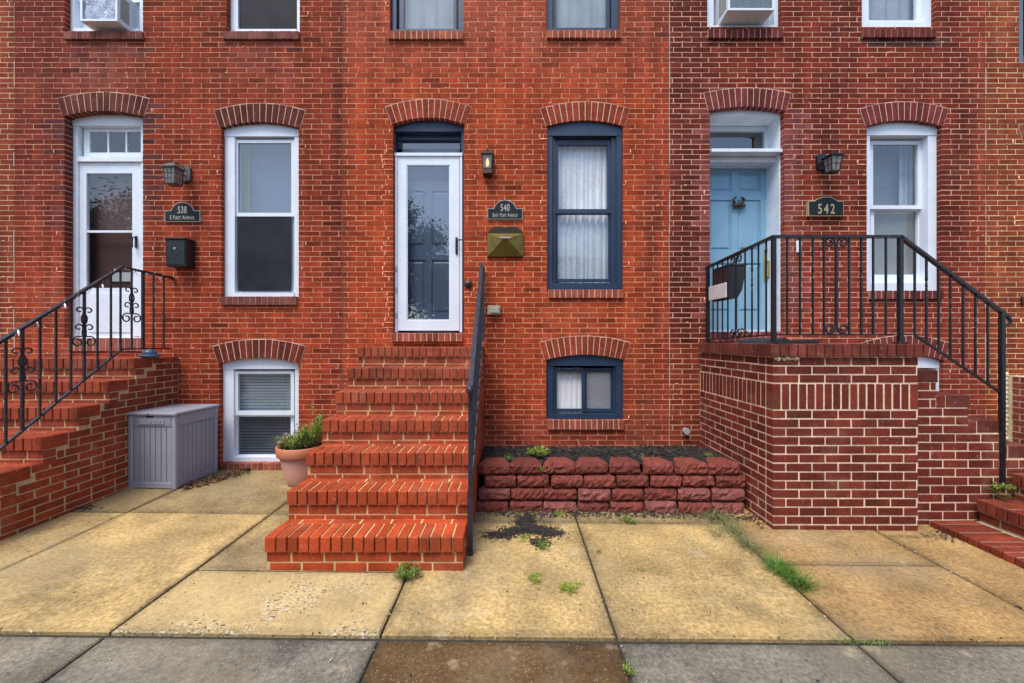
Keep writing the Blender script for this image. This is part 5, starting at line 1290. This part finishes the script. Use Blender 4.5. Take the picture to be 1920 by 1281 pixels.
# ---------------------------------------------------------------- weeds and grass
def gpos(px, py, h=0.0):
    D = (H-h)*F/(py-CY)
    for _ in range(3):
        x = XD(px, D); D = (H-h-gz(x, D))*F/(py-CY)
    return x, D-DW, gz(x, D)+h
def weed(label, pos, r, n, c, hgt=.03, leafw=.5, group=None):
    t = thing('weed', label, 'weed', pos, group); b = MB(); st = MB(); st.col = shade(c, .8)
    x, y, z = pos
    for i in range(n):
        a = rnd(0, 2*PI); rr = r*math.sqrt(rnd(0, 1)); hh = hgt*rnd(.3, 1)
        tip = Vector((x+rr*math.cos(a), y+rr*math.sin(a), z+hh))
        if i % 3 == 0: st.tube([(x+rnd(-.01, .01), y+rnd(-.01, .01), z), tip], [.0015, .001], 4)
        for k in range(4): leaf(b, tip+Vector((rnd(-.01, .01), rnd(-.01, .01), rnd(-.01, .01))), (rnd(-1, 1), rnd(-1, 1), rnd(-.1, .7)), r*rnd(.2, .42), r*leafw*rnd(.12, .3), shade(mixc(c, (.42, .5, .06), rnd(0, .4)), rnd(.6, 1.15)))
    st.build('stems', M['leaf'], t); tag(b.build('leaves', M['leaf'], t), kind='stuff'); return t
YG = (.26, .38, .04); DG = (.09, .19, .03)
weed('bright green weed on the pavement nearest the 540 steps front', gpos(1003, 1090), .05, 40, YG, .035)
weed('wide yellow green weed on the tan slab left of the long joint', gpos(1066, 1107), .055, 45, YG, .03)
weed('tiny weed sprig above the wide yellow green one', gpos(1087, 1098), .03, 18, YG, .02)
weed('green weed growing in the spilled mulch', gpos(1015, 1030), .05, 40, mixc(YG, DG, .5), .05)
weed('pale weed at the upper rim of the spilled mulch', gpos(984, 1014), .05, 22, YG, .025)
weed('small weed sprout at the foot of the block wall', gpos(1051, 967), .045, 30, YG, .03)
weed('low green weed on the slab below the block wall', gpos(1180, 978), .07, 35, DG, .02)
weed('single dark green leaf lying right of the long joint', gpos(1123, 1036), .03, 8, (.04, .11, .03), .015, 1.2)
weed('tiny green sprout alone on the right tan slab', gpos(1200, 1072), .028, 16, YG, .03)
weed('clump of weeds at the foot of the lowest 540 step', gpos(764, 1085), .075, 80, DG, .06)
weed('weed growing in the front joint beside the brown slab', gpos(1180, 1262), .03, 26, YG, .03)
weed('yellow weeds in the middle of the mulched bed', (XD(1010, 3.95), 3.95-DW, .36), .11, 60, YG, .06)
weed('small yellow sprout in the mulch near the wall left of basement window', (XD(955, 3.8), 3.8-DW, .36), .05, 22, YG, .04)
weed('sprig hanging over the second block of the bed wall', (XD(1016, 3.5), 3.495-DW, .36), .035, 22, YG, .03)
weed('small sprout in the mulch right of the basement window', (XD(1210, 3.75), 3.75-DW, .36), .04, 22, YG, .04)
weed('green sprout in the mulch near the porch', (XD(1330, 3.9), 3.9-DW, .36), .04, 22, YG, .035)
weed('green sprig on the last block next to the porch', (XD(1397, 3.6), 3.6-DW, .41), .025, 14, YG, .03)
weed('leafy weed between the porch stair and the right steps', (XD(1885, 3.22), 3.24-DW, .205), .10, 26, (.13, .24, .03), .13, .7)
def tuft(label, pts, n, L, c, w=.004, spread=.5):
    x0, y0, z0 = gpos(*pts[0]); t = thing('grass_tuft', label, 'grass', (x0, y0, z0)); b = MB()
    for i in range(n):
        q = random.choice(pts); x, y, z = gpos(q[0]+random.gauss(0, 6), q[1]+random.gauss(0, 4))
        a = rnd(0, 2*PI); l = L*rnd(.5, 1.1); d = Vector((math.cos(a)*spread*rnd(.2, 1.3), math.sin(a)*spread*rnd(.2, 1.3), 1)).normalized(); s_ = Vector((-math.sin(a), math.cos(a), 0))*w/2
        p = Vector((x, y, z-.01)); m1 = p+d*l*.55; tip = p+d*l*.9+Vector((d.x*l*.4, d.y*l*.4, -l*.18*rnd(0, 1.5)))
        b.col = shade(mixc(c, (.3, .32, .12), rnd(0, .35)), rnd(.6, 1.2)); b.add([p-s_, p+s_, m1+s_*.8, m1-s_*.8, tip], [(0, 1, 2, 3), (3, 2, 4)])
    tag(b.build('blades', M['leaf'], t), kind='stuff'); return t
tuft('bright green grass tuft growing in the pavement joint', [(1460, 1072), (1478, 1082), (1495, 1095), (1448, 1062), (1505, 1102)], 330, .16, (.09, .24, .02), .005, 1.35)
tuft('sparse grey green grass patch at the corner of the block wall', [(1335, 975), (1350, 985), (1365, 995), (1380, 1008), (1395, 1018), (1330, 968), (1375, 990), (1400, 1026), (1345, 1000)]+[(1318, 966), (1340, 962), (1360, 975), (1388, 1000), (1412, 1030)], 640, .13, (.22, .25, .10), .0032, 1.5)
tuft('low green grass line in the joint before the grey slabs', [(1560+q*9, 1195+q*1.0) for q in range(13)], 160, .028, (.14, .24, .05), .004, 1.0)

# ---------------------------------------------------------------- across the street (seen in the glass)
def far_house(x0, x1, c, label, zt, floors=(3.5, .9)):
    Y = -21.0; t = thing('brick_house', label, 'house', ((x0+x1)/2, Y, 0), 'brick rowhouses across the street')
    b = MB(); b.col = c; b.box(x0, x1, Y-8, Y, -.2, zt); b.build('wall', M['brick'], t)
    b = MB(); b.box(x0+.01, x1-.01, Y+.003, Y+.35, zt-.35, zt+.1); b.box(x0+.02, x1-.02, Y+.004, Y+.15, zt-.7, zt-.351); b.build('cornice', M['grey_paint'], t)
    for fx in (.27, .73):
        for z0 in floors:
            xm = x0+(x1-x0)*fx
            if z0 < 3 and fx > .5:
                b = MB(); b.box(xm-.5, xm+.5, Y+.004, Y+.06, .4, 2.7); b.build('door', M['slate_door'], t); continue
            b = MB(); b.box(xm-.55, xm-.45, Y+.004, Y+.08, z0, z0+1.75); b.box(xm+.45, xm+.55, Y+.004, Y+.08, z0, z0+1.75); b.box(xm-.449, xm+.449, Y+.004, Y+.08, z0+1.62, z0+1.75); b.box(xm-.449, xm+.449, Y+.004, Y+.08, z0, z0+.1); b.box(xm-.449, xm+.449, Y+.004, Y+.06, z0+.83, z0+.9)
            w = b.build('window', M['white'], t)
            b = MB(); b.box(xm-.449, xm+.449, Y+.005, Y+.02, z0+.1, z0+1.62); b.build('pane', M['screen'], w)
M['grey_paint'] = mat('grey_trim_paint', (.3, .3, .31), .5)
for i, (c, zt) in enumerate((((.34, .29, .29), 6.7), ((.22, .2, .19), 6.9), ((.2, .05, .035), 6.6), ((.18, .08, .06), 6.8), ((.25, .22, .2), 6.7), ((.2, .06, .04), 6.9))):
    far_house(-5.0+3.9*i, -5.0+3.9*(i+1)-.01, c, ['brown brick house across the street, leftmost of its row', 'grey house across the street, second of its row', 'red brick house across the street, third of its row', 'brown brick house across the street, fourth of its row', 'pale grey house across the street, fifth of its row', 'red brick house across the street, last of its row'][i], zt)
far_house(-30, -20.5, (.42, .26, .25), 'wide pinkish house across the street at the far left', 7, (3.8, .9))
hg = MB(); leafs = []
th = thing('hedge_filler', 'dark green hedge put in the gap across the street to darken its reflection', 'hedge_filler', (-8, -20, 0))  # added greenery that darkens the bright gap mirrored in the door glass
cr = MB(); cr.col = (.02, .025, .012); cr.box(-15, -5.1, -20.6, -19.6, -.1, 2.1); cr.build('dark_core', M['leaf'], th)  # solid dark block filling the added greenery
for i in range(5000):
    hg.col = (1, 1, 1); q = (rnd(-15, -5.1), rnd(-20.8, -19.4), rnd(0, 2.5)); hL_ = rnd(.1, .18)
    leafs.append((q, hL_))
for q, hL_ in leafs: leaf(hg, q, (rnd(-1, 1), rnd(-1, 1), rnd(-.5, .8)), hL_, hL_*.6, shade((.05, .085, .025), rnd(.6, 1.3)))
tag(hg.build('foliage', M['leaf'], th), kind='stuff')
p = MB(); p.box(-120, 120, -20.99, -15.2, -.29, 0.0); tag(p.build('far_pavement', mat('far_concrete', (.2, .185, .16), .8)), kind='structure')
def tree(label, x, y, hgt, R, n):
    t = thing('street_tree', label, 'tree', (x, y, 0), 'street trees across the road')
    b = MB(); b.col = (.08, .06, .045); b.tube([(x, y, -.1), (x+.05, y, hgt*.3), (x-.03, y+.05, hgt*.6), (x, y, hgt*.85)], [.16, .13, .09, .03], 10)
    cl = []
    for i in range(26):
        a = i*2.4; h0 = hgt*rnd(.3, .75); e = Vector((x+math.cos(a)*R*rnd(.5, .9), y+math.sin(a)*R*rnd(.5, .9), h0+rnd(.3, .9)*R*.6))
        b.tube([(x, y, h0), ((x+e.x)/2, (y+e.y)/2, h0+(e.z-h0)*.35), e], [.05, .035, .012], 6); cl.append(e)
    cl.append(Vector((x, y, hgt*.95))); b.build('trunk', M['attr'], t)
    f = MB()
    for i in range(n):
        c_ = random.choice(cl); p = c_+Vector((random.gauss(0, R*.19), random.gauss(0, R*.19), random.gauss(0, R*.15)))
        leaf(f, p, (rnd(-1, 1), rnd(-1, 1), rnd(-.8, .5)), rnd(.13, .2), rnd(.08, .12), shade((.055, .095, .025), rnd(.6, 1.3)))
    tag(f.build('crown', M['leaf'], t), kind='stuff')
tree('leafy street tree across the road mirrored in the 540 door glass', -4.9, -12.6, 7.0, 2.2, 22000)
tree('second leafy tree further left, mirrored in the 538 door glass', -13.6, -9.8, 6.6, 2.2, 22000)

# ---------------------------------------------------------------- grit and debris on the pavement
db = MB()
for i in range(700):
    if rnd(0, 1) < .5:                               # along the joints
        if rnd(0, 1) < .6: x = random.choice(XJ[5:11])+rnd(-.02, .02); D = rnd(1.75, 3.4)
        else: x = rnd(-3.5, 3.6); D = random.choice((FE, FE, 3.38, 3.28))+rnd(-.02, .02)
    else: x = rnd(-3.6, 3.6); D = rnd(1.75, 3.6)
    if -1.62 < x < -.3 and D > 2.5: continue
    c = random.choice([(.03, .025, .02), (.05, .04, .02), (.12, .09, .05), (.5, .48, .42), (.09, .10, .03), (.02, .018, .016)])
    chip(db, x, D-DW, gz(x, D)+.002, rnd(.006, .014), c)
tag(db.build('pavement_grit', M['wood_leaf'], None), 'scattered grit and crumbs on the pavement slabs', 'grit', kind='stuff')
